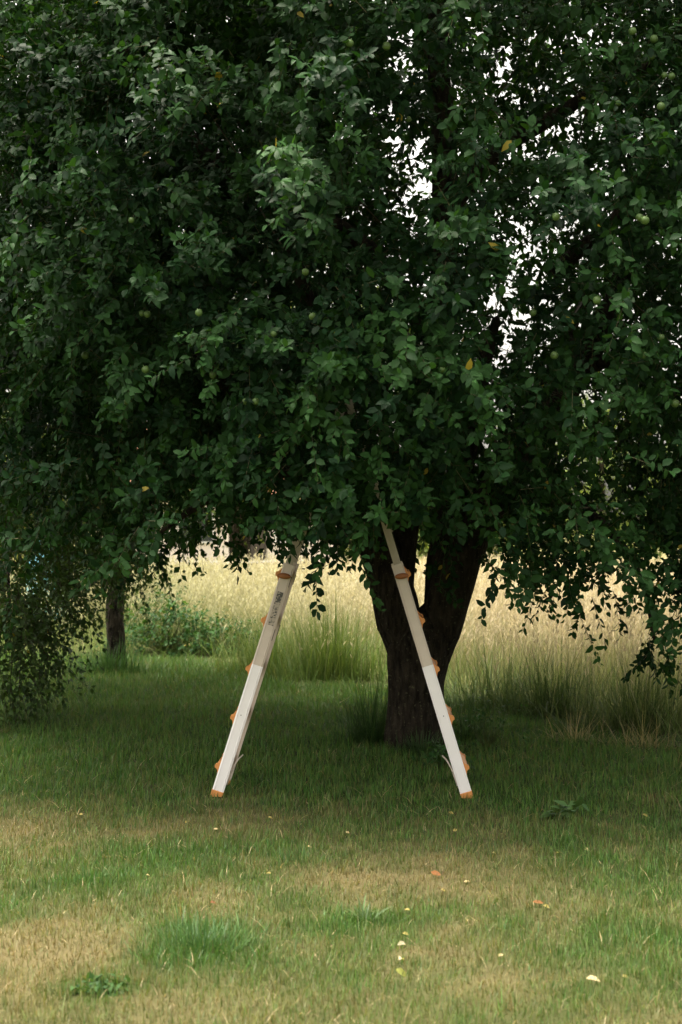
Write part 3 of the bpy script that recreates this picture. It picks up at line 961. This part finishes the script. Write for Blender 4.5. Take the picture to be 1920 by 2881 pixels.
# second, thinner apple tree on the left, its branches hanging to the grass
b2 = gpx(326, 1888)
d2 = b2[1]
simple_tree('apple_tree', 'slim apple tree with thin trunk whose branches droop almost to the grass', b2,
    [([b2 + [0, 0, -.06], px(333, 1800, d2), px(324, 1700, d2), px(331, 1600, d2), px(316, 1500, d2), px(330, 1300, d2), px(345, 1000, d2), px(360, 700, d2)], [.11, .088, .092, .080, .085, .07, .05, .02]),
     ([px(320, 1520, d2), px(200, 1380, d2 - 1), px(60, 1350, d2 - 2.2), px(20, 1520, d2 - 3.4), px(30, 1750, d2 - 4.0)], [.05, .045, .035, .02, .008]),
     ([px(318, 1480, d2), px(430, 1300, d2 - .8), px(560, 1250, d2 - 1.4)], [.05, .04, .02]),
     ([px(330, 1300, d2), px(100, 1050, d2 - .5), px(-200, 900, d2 - .5)], [.05, .04, .02])],
    [((-3.3, 13.4, 3.8), (2.3, 2.0, 1.9), 7.5), ((-2.35, 11.2, 2.5), (1.05, 1.5, 1.3), 5), ((-2.50, 10.9, 1.25), (.66, .9, .65), 2.1), ((-2.56, 10.7, .58), (.50, .7, .44), 1.1), ((-2.2, 12.9, 1.55), (.80, .8, .55), 2.0),
     ((-2.9, 12.6, 1.45), (.85, 1.1, .5), 1.2), ((-1.3, 13.2, 2.6), (.9, 1.2, .75), 2.2), ((-4.2, 12.5, 2.4), (1.3, 1.6, 1.5), 2)],
    4300, 14, .062, ((0.024, 0.054, 0.020), (0.058, 0.098, 0.030)), 101, Lr=(.18, .42), down=.45)

# thick-trunked tree beyond the meadow fence
b3 = np.array([(672 - 960) / FPX * 31, 31, 0.0])
simple_tree('broadleaf_tree', 'thick trunked tree standing in the long grass past the fence', b3,
    [([b3 + [0, 0, -.1], b3 + [.05, 0, .8], b3 + [0, 0, 1.8], b3 + [-.1, 0, 3.5], b3 + [0, 0, 6]], [.29, .24, .23, .2, .1]),
     ([b3 + [0, 0, 1.7], b3 + [.8, -.3, 2.7], b3 + [2.0, -.5, 3.6]], [.13, .1, .04]),
     ([b3 + [-.05, 0, 2.1], b3 + [-.9, .2, 3.0], b3 + [-2.2, .3, 4.2]], [.13, .1, .04])],
    [((b3[0], 31, 5.0), (4.0, 3.5, 3.2), 1)], 1500, 12, .15, ((0.05, 0.10, 0.025), (0.14, 0.19, 0.04)), 131, Lr=(.4, .9), mat='far_leaf')

far_specs = [  # x px, depth, height of crown centre, radii, label
    (30, 23, 1.35, (.95, .9, 1.15), 'yellow green leafy shrub seen under the drooping apple boughs', 'leafy_shrub', 'shrub'),
    (-190, 27, 2.6, (2.0, 1.6, 2.2), 'tall yellow green bush growing beside the meadow fence', 'leafy_shrub', 'shrub'),
    (1690, 46, 3.2, (3.4, 3.0, 2.9), 'bright green round tree seen through the opening in the crown', 'broadleaf_tree', 'tree'),
    (2350, 52, 3.6, (3.8, 3.0, 3.4), 'broad pale green tree at the far side of the meadow', 'broadleaf_tree', 'tree'),
    (120, 58, 4.2, (4.5, 3.5, 4.0), 'big mid green tree rising beside the pale cottage', 'broadleaf_tree', 'tree'),
    (1290, 66, 1.6, (3.2, 2.0, 1.6), 'low rounded bush at the far edge of the field', 'field_bush', 'bush'),
    (1000, 62, 1.7, (2.6, 2.0, 1.7), 'small dark bush next to the gable of the pale cottage', 'field_bush', 'bush'),
]
for i, (X, d, zc, r, lab, nm, cat) in enumerate(far_specs):
    b = np.array([(X - 960) / FPX * d, d, 0.0])
    big = nm == 'broadleaf_tree'
    cols = ((0.13, 0.18, 0.03), (0.30, 0.30, 0.06)) if nm == 'leafy_shrub' else ((0.07, 0.12, 0.03), (0.17, 0.23, 0.05))
    simple_tree(nm, lab, b, [([b + [0, 0, -.1], b + [.03, 0, zc * .4], b + [0, 0, zc], b + [0, 0, zc + r[2] * .6]], [.22, .17, .12, .03] if big else [.08, .06, .05, .02])],
                [((b[0], d, zc), r, 1)], 620 if d > 40 else 420, 12, .26 if d > 40 else .10, cols, 200 + i, Lr=(.5, 1.0) if d > 40 else (.25, .5), mat='far_leaf')

# ------------------------------------------------------------------ pale cottage far behind
def cottage():
    d = 56.0
    x0, x1 = (330 - 960) / FPX * d, (950 - 960) / FPX * d
    root = empty('cottage', ((x0 + x1) / 2, d, 0))
    tag(root, 'pale rendered cottage with red tiled roof far behind the meadow', 'house')
    w, dp, h = (x1 - x0) / 2, 3.4, 2.7
    m = MB()
    prof = [(-w, 0), (w, 0), (w, h), (-w, h)]
    m.box((-w, -dp, -.1), (w, dp, h))
    m.add([(-w, -dp, h), (-w, dp, h), (-w, 0, h + 2.4), (w, -dp, h), (w, dp, h), (w, 0, h + 2.4)], [(0, 2, 1), (3, 4, 5)])
    m.build('wall', M['render'], root)
    m = MB()
    e, t = .35, .14
    for s in (-1, 1):
        a = [(-w - e, s * (dp + e), h - .24), (w + e, s * (dp + e), h - .24), (w + e, 0, h + 2.42), (-w - e, 0, h + 2.42)]
        m.add(a + [(q[0], q[1], q[2] + t) for q in a], [(0, 1, 2, 3), (7, 6, 5, 4), (0, 4, 5, 1), (1, 5, 6, 2), (3, 2, 6, 7), (0, 3, 7, 4)])
    rf = m.build('roof', M['roof'], root)
    m = MB(); m.box((w * .45, -.35, h + 1.6), (w * .45 + .7, .35, h + 3.4)); m.build('chimney', M['roof'], rf)
    for k, cx in enumerate((-w * .68, -w * .2, w * .62)):
        m = MB(); m.box((cx - .62, -dp - .05, .85), (cx + .62, -dp - .003, 2.05)); wn_ = m.build('window', M['pane'], root)
        m = MB()
        for xx in (cx - .66, cx - .03, cx + .60): m.box((xx, -dp - .09, .8), (xx + .06, -dp - .052, 2.1))
        for zz in (.79, 2.05): m.box((cx - .66, -dp - .10, zz), (cx + .66, -dp - .054, zz + .06))
        m.build('frame', M['frame'], wn_)
    m = MB(); m.box((w * .18, -dp - .06, 0), (w * .18 + .95, -dp - .003, 2.05)); m.build('door', M['post'], root)
cottage()

# ------------------------------------------------------------------ fence at the far side of the meadow
def fence():
    root = empty('wire_fence', (-3.0, 25.5, 0))
    tag(root, 'wire fence with dark wooden posts and white tape across the meadow', 'fence')
    xs = [(450 - 960) / FPX * 25.5 + k * 2.6 for k in (-3, -2, -1, 0, 1)]
    for i, x in enumerate(xs):
        m = MB()
        lx = x + 3.0
        m.tube([(lx, 0, -.2), (lx + .01, 0, .4), (lx + .015, .01, .95), (lx + .015, .01, .98)], [.055, .053, .05, .03], 8)
        m.build('post', M['post'], root, smooth=True)
    for z in (.35, .62):
        m = MB(); m.tube([(x + 3.0, -.06, z + .01 * math.sin(x * 3)) for x in xs], .004, 5); m.build('wire', M['wire'], root)
    m = MB()
    for a, b in zip(xs[:-1], xs[1:]):
        for j in range(8):
            t0, t1 = j / 8, (j + 1) / 8
            sag = lambda t: .86 - .04 * math.sin(math.pi * t)
            xa, xb = a + (b - a) * t0 + 3.0, a + (b - a) * t1 + 3.0
            m.add([(xa, -.07, sag(t0) - .02), (xb, -.07, sag(t1) - .02), (xb, -.07, sag(t1) + .02), (xa, -.07, sag(t0) + .02),
                   (xa, -.068, sag(t0) - .02), (xb, -.068, sag(t1) - .02), (xb, -.068, sag(t1) + .02), (xa, -.068, sag(t0) + .02)],
                  [(0, 1, 2, 3), (7, 6, 5, 4), (0, 4, 5, 1), (3, 2, 6, 7)])
    m.build('tape', M['tape'], root)
fence()

# light blue barrel glimpsed through the left boughs
def barrel():
    d = 19.0
    b = np.array([(138 - 960) / FPX * d, d, 0.0])
    root = empty('water_barrel', b + [0, 0, .22])
    tag(root, 'light blue plastic barrel glimpsed through leaves of the slim apple tree', 'barrel')
    def lathe(prof, seg=24):
        m = MB()
        n = len(prof)
        m.add([(r * math.cos(2 * math.pi * k / seg), r * math.sin(2 * math.pi * k / seg), z) for r, z in prof for k in range(seg)],
              [(i * seg + k, i * seg + (k + 1) % seg, (i + 1) * seg + (k + 1) % seg, (i + 1) * seg + k) for i in range(n - 1) for k in range(seg)])
        return m
    lathe([(0, .0), (.24, .0), (.27, .05), (.285, .3), (.30, .32), (.30, .36), (.29, .38), (.30, .68), (.315, .70), (.315, .74), (.30, .76), (.28, 1.02), (.27, 1.05)]).build('drum', M['blue'], root, smooth=True)
    lathe([(.275, 1.03), (.31, 1.03), (.32, 1.06), (.31, 1.09), (.1, 1.12), (0, 1.12)]).build('lid', M['blue'], root, smooth=True)
    m = MB()
    for a in (-1, 1):
        m.box((-.32, a * .2 - .1, -.24), (.32, a * .2 + .1, -.012))
    m.box((-.34, -.31, -.012), (.34, .31, -.001)); m.build('stand', M['post'], root)
    m = MB(); m.tube([(.05, 0, 1.10), (.05, 0, 1.5), (.06, 0, 1.55)], [.035, .035, .02], 10); m.build('downpipe', M['blue'], root, smooth=True)
barrel()

# ------------------------------------------------------------------ the folding ladder
def ladder():
    D = 7.78
    root = empty('stepladder', (0, D, 0), math.radians(-1.8))
    tag(root, 'folding aluminium stepladder with orange rung ends standing open under the apple tree', 'ladder')
    APEX = Vector((.018, 0, 2.235))
    W = .40                                             # front rail plane at local y = 0, rear plane at W
    for side, fx in ((-1, -.687), (1, .692)):
        foot = Vector((fx, 0, 0.0))
        A = (APEX - foot); LEN = A.length; A.normalize()
        U = Vector((A.z, 0, -A.x)) * (1 if side > 0 else -1)  # outward, across the leg
        if U.x * side < 0: U = -U
        at = lambda u, w, t: foot + A * t + U * u + Vector((0, w, 0))
        tz = lambda z: z / A.z
        for rear in (0, 1):
            y0 = W if rear else 0.0
            sg = -1 if rear else 1
            # cross-section across the leg (u) and in depth (w, away from viewer for the front rail)
            prof = [(.0315, .012), (.0315, .006), (.0225, 0), (.0205, .0022), (-.019, .0022), (-.0205, 0), (-.0235, 0), (-.0245, .004), (-.0275, .004), (-.0285, .001), (-.0315, .001), (-.0315, .030), (-.024, .030), (-.024, .010), (.024, .010), (.024, .030), (.0315, .030)]
            def ext(pr, t0, t1, name, mat, parent=root):
                m = MB()
                q = pr if (side * sg > 0) else pr[::-1]
                m.prism(q, lambda p: at(p[0], y0 + sg * p[1], t0), lambda p: at(p[0], y0 + sg * p[1], t1))
                return m.build(name, mat, parent)
            top_outer = tz(1.275)
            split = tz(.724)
            rl = ext(prof, split + .0005, top_outer, 'rail', M['alu'])
            lo = ext([(u * 1.012, w - .0008 if w < .01 else w + .0004) for u, w in prof], .035, split, 'lower_rail', M['alu'] if rear else M['white_lower_rail'])
            inner = [(.0215, .0115), (.0215, .0125 + .0), (.010, .0105), (.008, .0125), (-.008, .0125), (-.010, .0105), (-.0215, .0125), (-.0215, .029), (.0215, .029)]
            inner = [(.0225, .0055), (.010, .0045), (.009, .0062), (-.001, .0062), (-.002, .0045), (-.0185, .0055), (-.0185, .0095), (.0225, .0095)]
            ext(inner, top_outer - .05, LEN - .03, 'inner_rail', M['inner_alu'])
            # collar at the mouth of the outer rail
            ext([(.033, .0125), (.033, .005), (.0235, -.0015), (-.0325, -.0015), (-.0325, .031), (-.023, .031), (-.023, .0098), (.023, .0098), (.023, .031), (.033, .031)], top_outer - .012, top_outer + .004, 'collar', M['alu'], rl)
            # foot
            m = MB()
            fp = [(.034, -.003), (-.034, -.003), (-.034, .034), (.034, .034)]
            fp = fp if (side * sg < 0) else fp[::-1]
            def bot(p):
                q = at(p[0], y0 + sg * p[1], 0); return (q.x, q.y, .002)
            m.prism(fp, bot, lambda p: at(p[0], y0 + sg * p[1], .037))
            m.build('foot', M['orange'], root, bevel=.003)
            # dark lock plates on the inner lip
            for zc, hh in ((1.19, .030), (.90, .032)):
                m = MB()
                q = [(-.0318, .006), (-.0345, .006), (-.0345, .028), (-.0318, .028)]
                if side * sg < 0: q = q[::-1]
                m.prism(q, lambda p: at(p[0], y0 + sg * p[1], tz(zc) - hh), lambda p: at(p[0], y0 + sg * p[1], tz(zc) + hh))
                m.build('lock_plate', M['dark_metal'], rl)
            m = MB()
            c = at(.004, y0 - sg * .0002, tz(.45))
            m.tube([c, c + Vector((0, sg * .003, 0))], .0028, 8)
            m.build('rivet', M['dark_metal'], lo)
        # rungs: tread tubes across the width, orange end pieces that stick out past the rails
        rz = [.156, .4245, .692, .958, 1.212, 1.475, 1.74, 2.0]
        for i, z in enumerate(rz):
            t = tz(z)
            outer = i < 5
            un = .055 if outer else .035
            body = [(.0, -.026), (.024, -.030), (.034, -.024), (un - .010, -.0115), (un - .003, -.008), (un - .003, .008), (un - .010, .0115), (.034, .026), (.024, .033), (.0, .030), (-.012, .018), (-.012, -.018)]
            m = MB()
            q = body if side > 0 else body[::-1]
            m.prism(q, lambda p: at(p[0], .034, t + p[1]), lambda p: at(p[0], W - .034, t + p[1]))
            rg = m.build('rung', M['orange'] if outer else M['inner_alu'], root)
            if outer:
                cap = [(.026, -.040), (.034, -.034), (.040, -.020), (.047, -.014), (.056, -.011), (.0585, 0), (.056, .011), (.049, .014), (.042, .022), (.035, .036), (.026, .042), (-.02, .03), (-.02, -.03)]
                q = cap if side > 0 else cap[::-1]
                for (w0, w1) in ((.0125, .033), (W - .033, W - .0125)):
                    m = MB()
                    # sits behind the web: only the nose shows past the rail's outer edge
                    qq = [(u if u > .02 else .0235, v) for u, v in q]
                    qq = [(max(u, .0318), v) for u, v in qq]
                    nose = [(u, v) for u, v in qq]
                    seen, pr = set(), []
                    for u, v in nose:
                        if (round(u, 5), round(v, 5)) not in seen:
                            seen.add((round(u, 5), round(v, 5))); pr.append((u, v))
                    m.prism(pr, lambda p: at(p[0], w0, t + p[1]), lambda p: at(p[0], w1, t + p[1]))
                    m.build('end_cap', M['orange'], rg, bevel=.002)
        # locking knobs on the topmost outer rung: a flat oval grip on a short stem, with its wing outside the rail
        for rear in (0, 1):
            y0, sg = (W, 1) if rear else (0.0, -1)
            c = at(.006, y0, tz(1.214))
            m = MB()
            seg, rings = 20, 8
            vs_, fs = [], []
            for r in range(rings + 1):
                ph = math.pi * r / rings - math.pi / 2
                for k in range(seg):
                    th = 2 * math.pi * k / seg
                    vs_.append((c.x + .038 * math.cos(ph) * math.cos(th), c.y + sg * (.030 + .014 * math.sin(ph)), c.z + .0165 * math.cos(ph) * math.sin(th) - side * .004 * -math.cos(ph) * math.cos(th)))
            for r in range(rings):
                for k in range(seg):
                    f = (r * seg + k, r * seg + (k + 1) % seg, (r + 1) * seg + (k + 1) % seg, (r + 1) * seg + k)
                    fs.append(f if sg > 0 else f[::-1])
            m.add(vs_, fs)
            m.tube([c + Vector((0, sg * -.002, 0)), c + Vector((0, sg * .022, 0))], .011, 12)
            m.build('locking_knob', M['shaded_knob'], root, smooth=True)
        # release lever: bent strap at the inner side near the foot
        m = MB()
        pts = [at(-.034, .05, tz(.07)), at(-.036, .06, tz(.13)), at(-.039, .07, tz(.17)), at(-.050, .09, tz(.21)), at(-.066, .12, tz(.235))]
        m.tube(pts, .0045, 6)
        m.tube([at(-.030, .05, tz(.15)), at(-.040, .05, tz(.15))], .009, 8)
        m.build('release_lever', M['alu'], root, smooth=True)
    # printed label on the upper part of the left front rail
    fx = -.687
    foot = Vector((fx, 0, 0)); A = (APEX - foot).normalized(); U = Vector((-A.z, 0, A.x))
    m = MB()
    P = lambda u, w, z: foot + A * (z / A.z) + U * u + Vector((0, w, 0))
    q = [P(-.0175, .0, .945), P(.0150, .0, .945), P(.0150, .0, 1.127), P(-.0175, .0, 1.127)]
    q2 = [v + Vector((0, .0016, 0)) for v in q]
    m.add(q + q2, [(0, 3, 2, 1), (4, 5, 6, 7), (0, 1, 5, 4), (1, 2, 6, 5), (2, 3, 7, 6), (3, 0, 4, 7)])
    st = m.build('printed_label', M['sticker'], root)
    st['label'] = 'printed label with rows of small dark type'
    # hinges at the top
    for y in (-.004, W - .018):
        m = MB()
        m.tube([APEX + Vector((0, y, -.01)), APEX + Vector((0, y + .022, -.01))], .055, 28)
        hg = m.build('hinge', M['inner_alu'], root, bevel=.003)
        m = MB()
        m.tube([APEX + Vector((0, y - .006, -.01)), APEX + Vector((0, y + .028, -.01))], .022, 20)
        m.build('hinge_pin', M['orange'], hg)
    return root
ladder()

# ------------------------------------------------------------------ tufts, weeds, fallen leaves
def tuft(label, loc, n, h, spread, c_a, c_b, seed, lean=.35, w=.005, cat='grass tuft', name='grass_tuft', group=None, elong=(1, 1)):
    rng = np.random.default_rng(seed)
    r = np.minimum(spread * .55 * np.abs(rng.normal(0, 1, n)) + spread * .1 * rng.random(n), spread * 1.5)
    a = rng.uniform(0, 6.283, n)
    P = np.stack([r * np.cos(a) * elong[0], r * np.sin(a) * elong[1], np.full(n, -.005)], 1)
    H = h * rng.uniform(.25, 1.2, n) * np.clip(1.15 - .5 * r / spread, .4, 1.2)
    az = a + rng.normal(0, .9, n)
    ln = np.abs(rng.normal(lean * .7, lean * .6, n)) + .35 * lean * r / spread
    u = rng.random((n, 1))
    c = (np.array(c_a) * u + np.array(c_b) * (1 - u)) * rng.uniform(.75, 1.25, (n, 1))
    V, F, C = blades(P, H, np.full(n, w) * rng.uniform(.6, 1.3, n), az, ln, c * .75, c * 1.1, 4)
    o = empty(name, loc)
    tag(o, label, cat, group)
    tag(link('blades', make_mesh('blades', V, F, C), M['grass'], o), kind='stuff')
    return o
G1, G2, G3, ST = (0.045, 0.125, 0.035), (0.085, 0.165, 0.045), (0.11, 0.16, 0.08), (0.45, 0.37, 0.18)
tuft('lush bright green clump of coarse grass in the dry foreground lawn', gpx(570, 2670), 560, .125, .29, G1, G2, 1, .75, .004, elong=(1, 1.2))
tuft('small clump of broad green blades in the dry lawn', gpx(1035, 2590), 70, .10, .10, G2, G3, 2, .8, .008, elong=(1.3, .7))
tuft('low green grass clump beside a yellow patch of lawn', gpx(250, 2480), 220, .07, .24, G1, G2, 3, .6, .004, elong=(1.3, .8))
tuft('short dark green clump in the lawn before the ladder', gpx(840, 2425), 220, .07, .26, G1, G2, 4, .6, .004, elong=(1.2, .8))
tuft('tall grass growing against the left side of the forked trunk', gpx(1050, 2090), 560, .50, .26, (0.030, 0.080, 0.022), (0.06, 0.12, 0.03), 5, .5, .005, elong=(1, .6))
tuft('tall weedy grass growing against the right side of the forked trunk', gpx(1310, 2085), 260, .38, .24, (0.035, 0.085, 0.025), (0.06, 0.12, 0.035), 6, .45, .005, elong=(1.1, .6))
tuft('thick grass at the foot of the forked trunk behind the ladder leg', gpx(1190, 2125), 380, .17, .26, (0.035, 0.085, 0.025), (0.055, 0.11, 0.03), 7, .5, .005, elong=(1.3, .5))
tuft('rough grass ring round the foot of the slim tree', gpx(320, 1895), 520, .34, .42, G1, (0.06, 0.12, 0.035), 8, .45, .008, elong=(1.2, .6))
tuft('big fountain of green grass at the meadow edge left of the forked trunk', gpx(935, 1912), 1100, .78, .50, G2, (0.16, 0.22, 0.06), 9, .35, .007, elong=(1.2, .6))
tuft('arching green grass at the meadow edge behind the ladder', gpx(760, 1895), 700, .62, .5, G2, (0.17, 0.22, 0.06), 10, .4, .007, elong=(1.2, .6))
tuft('flattened green grass leaning right of the forked trunk', gpx(1400, 1990), 750, .60, .5, (0.05, 0.11, 0.035), (0.12, 0.17, 0.06), 11, .95, .006, elong=(1.3, .5))
tuft('dark green grass clump in front of the straw coloured meadow', gpx(1560, 2010), 700, .60, .5, (0.045, 0.095, 0.03), (0.10, 0.15, 0.05), 12, .6, .006, elong=(1.2, .5))
tuft('green grass clump below the lowest drooping apple spray', gpx(1800, 2055), 800, .60, .55, (0.05, 0.10, 0.03), (0.13, 0.17, 0.06), 13, .6, .006, elong=(1.2, .5))
tuft('heap of dry cut grass lying on the lawn edge', gpx(1620, 2085), 420, .26, .26, (0.46, 0.38, 0.21), (0.30, 0.27, 0.13), 14, 2.1, .004, cat='hay heap', name='hay_heap', elong=(1.3, .6))
tuft('second heap of dry stalks under the lowest drooping spray', gpx(1815, 2100), 380, .26, .28, (0.42, 0.35, 0.19), (0.24, 0.23, 0.10), 15, 2.1, .004, cat='hay heap', name='hay_heap', elong=(1.5, .6))

def leafy_clump(label, loc, r, h, n, seed, cols, size=.05, name='leafy_weed', cat='weed', per=9, Lr=(.12, .3)):
    rng = np.random.default_rng(seed)
    q = unit(rng.normal(0, 1, (n, 3))) * rng.uniform(.3, 1, (n, 1)) ** .5
    q[:, 2] = np.abs(q[:, 2])
    P = q * np.array([r, r * .7, h])
    D = q * .6 + rng.normal(0, .4, (n, 3)) + np.array([0, 0, .5])
    pos, T, N, S, t, ax = shoots(P, D, rng.uniform(*Lr, n), per, rng, droop=.3, size=size)
    C = leaf_cols(len(pos), t, rng, cols, rng.random(len(pos)))
    k = pos[:, 2] > .004
    (V, F, Cc), _, _ = leaf_mesh_arrays(pos[k], T[k], N[k], S[k], C[k], SIMPL, rng)
    # stems rise from one root
    ends = P
    axl = lambda tt: np.array([0, 0, -.01]) * (1 - tt)[..., None] + (ends * np.array([.9, .9, 1]))[:, None] * (tt ** np.array(.8))[..., None]
    root = empty(name, loc)
    tag(root, label, cat)
    o = link('leaves', make_mesh('leaves', V, F, Cc), M['leaf'], root)
    o['kind'] = 'stuff'
    V, F, Cc = twig_arrays(axl, n, np.full(n, .004), rng, np.tile([.07, .09, .03], (n, 1)))
    link('stems', make_mesh('stems', V, F, Cc), M['leaf'], root)
    return root
NET = ((0.022, 0.070, 0.020), (0.05, 0.11, 0.03))
leafy_clump('bushy dark green nettle patch right of the slim tree trunk', gpx(470, 1838), .62, .62, 300, 31, NET, .06, 'nettle_patch', 'nettles')
leafy_clump('low dark nettle patch at the meadow edge behind the ladder', gpx(640, 1842), .42, .38, 170, 32, NET, .055, 'nettle_patch', 'nettles')
leafy_clump('tall nettle patch below the meadow fence post', gpx(420, 1800), .6, .85, 260, 33, ((0.04, 0.09, 0.025), (0.10, 0.14, 0.05)), .06, 'nettle_patch', 'nettles')
leafy_clump('small leafy weeds at the right foot of the forked trunk', gpx(1250, 2165), .17, .13, 40, 34, NET, .045, per=6, Lr=(.06, .14))
leafy_clump('dark flat rosette of broad leaves in the dry foreground', gpx(290, 2790), .085, .02, 26, 35, ((0.035, 0.08, 0.03), (0.06, 0.12, 0.04)), .04, per=4, Lr=(.02, .05))
leafy_clump('single broad leaved weed in the dark lawn right of the ladder', gpx(1612, 2300), .08, .05, 9, 36, ((0.06, 0.13, 0.05), (0.09, 0.17, 0.06)), .085, per=3, Lr=(.04, .08))
leafy_clump('wispy weeds standing right of the ladder foot', gpx(1370, 2110), .25, .30, 34, 37, NET, .035, per=6, Lr=(.1, .25))

def fallen():
    rng = np.random.default_rng(17)
    rows = [(762, 2307, .030, 'y'), (609, 2342, .030, 'p'), (527, 2320, .028, 'y'), (873, 2391, .030, 'p'), (759, 2467, .028, 'y'), (1272, 2296, .032, 'y'), (1281, 2345, .034, 'y'),
            (1395, 2410, .034, 'p'), (1656, 2399, .040, 'p'), (1817, 2304, .036, 'y'), (1315, 2492, .030, 'p'), (1251, 2515, .028, 'y'), (1147, 2571, .030, 'y'), (1572, 2409, .030, 'y'),
            (1144, 2639, .030, 'y'), (420, 2470, .026, 'p'), (230, 2300, .028, 'y'), (1410, 2700, .026, 'p'), (1760, 2760, .024, 'y'), (980, 2350, .028, 'p'), (1540, 2563, .034, 'y'),
            (1229, 2473, .055, 'o'), (1517, 2556, .055, 'b'), (1140, 2666, .075, 'w1'), (1134, 2706, .080, 'w2'), (1134, 2752, .055, 'g'), (1675, 2772, .060, 'big'), (606, 2550, .05, 'br')]
    cols = {'y': (.42, .34, .12), 'p': (.66, .52, .28), 'o': (.33, .14, .055), 'b': (.24, .11, .045), 'w1': (.64, .56, .40), 'w2': (.64, .56, .38), 'g': (.32, .34, .09), 'big': (.62, .50, .29), 'br': (.24, .11, .06)}
    own = {(762, 2307): 'small yellow fallen leaf on dark lawn just right of the left ladder foot', (527, 2320): 'small yellow fallen leaf left of the left ladder foot',
           (759, 2467): 'small yellow fallen leaf in front of a short dark green clump', (1272, 2296): 'small yellow fallen leaf closest to the right ladder foot',
           (1281, 2345): 'second yellow fallen leaf out from the right ladder foot', (1817, 2304): 'small yellow fallen leaf right of the single broad leaved weed',
           (1251, 2515): 'small yellow fallen leaf just in front of the orange brown leaf', (1147, 2571): 'small yellow fallen leaf beside the clump of broad green blades',
           (1572, 2409): 'small yellow fallen leaf left of a pale one before the broad leaved weed', (1144, 2639): 'small yellow fallen leaf just behind two curled whitish dead leaves',
           (230, 2300): 'small yellow fallen leaf alone on greener lawn well left of the ladder', (1760, 2760): 'small yellow fallen leaf right of the large cream coloured leaf',
           (1540, 2563): 'small yellow fallen leaf touching the dark rusty leaf', (609, 2342): 'small pale fallen leaf in front of the left ladder foot',
           (873, 2391): 'small pale fallen leaf midway in front of the two ladder feet', (1395, 2410): 'small pale fallen leaf in front of the right ladder foot',
           (1656, 2399): 'small pale fallen leaf in front of the single broad leaved weed', (1315, 2492): 'small pale fallen leaf right of the orange brown leaf',
           (420, 2470): 'small pale fallen leaf by the low green grass clump beside a yellow patch', (1410, 2700): 'small pale fallen leaf between the curled whitish leaves and the large cream one',
           (980, 2350): 'small pale fallen leaf behind and right of a short dark green clump'}
    labs = {'o': 'orange brown fallen leaf on the lawn before the right ladder foot', 'b': 'dark rusty fallen leaf on a straw coloured patch of lawn', 'w1': 'curled whitish dead leaf, the upper of two close together',
            'w2': 'curled whitish dead leaf, the lower of two close together', 'g': 'yellow green fallen leaf below the two curled whitish ones', 'big': 'large cream coloured fallen leaf lying alone in the right foreground',
            'br': 'crumpled red brown dead leaf beside the lush grass clump'}
    for X, Y, s, k in rows:
        tv, tf = TEMPL[int(rng.integers(0, 5)) if k not in ('w1', 'w2') else 3]
        tv = tv.copy() * s * .85
        tv[:, 0] -= s * .5
        if k in ('w1', 'w2'):
            tv[:, 1] *= .6
        tv[:, 2] += .25 * np.abs(tv[:, 1])
        me = make_mesh('fallen_leaf', tv, tf, np.tile(np.array(cols[k]) * rng.uniform(.9, 1.1), (len(tv), 1)))
        o = link('fallen_leaf', me, M['leaf'])
        g = gpx(X, Y)
        o.location = (float(g[0]), float(g[1]), .011 + float(s) * .16)
        if k in ('w1', 'w2'):
            o.rotation_euler = (rng.uniform(.3, .7), -.2, math.radians(62 if k == 'w2' else 40))
        else:
            o.rotation_euler = (rng.uniform(.2, .9), rng.uniform(-.4, .4), rng.uniform(-.8, .8))
        tag(o, own.get((X, Y)) or labs[k], 'leaf', 'fallen leaves on the lawn')
fallen()
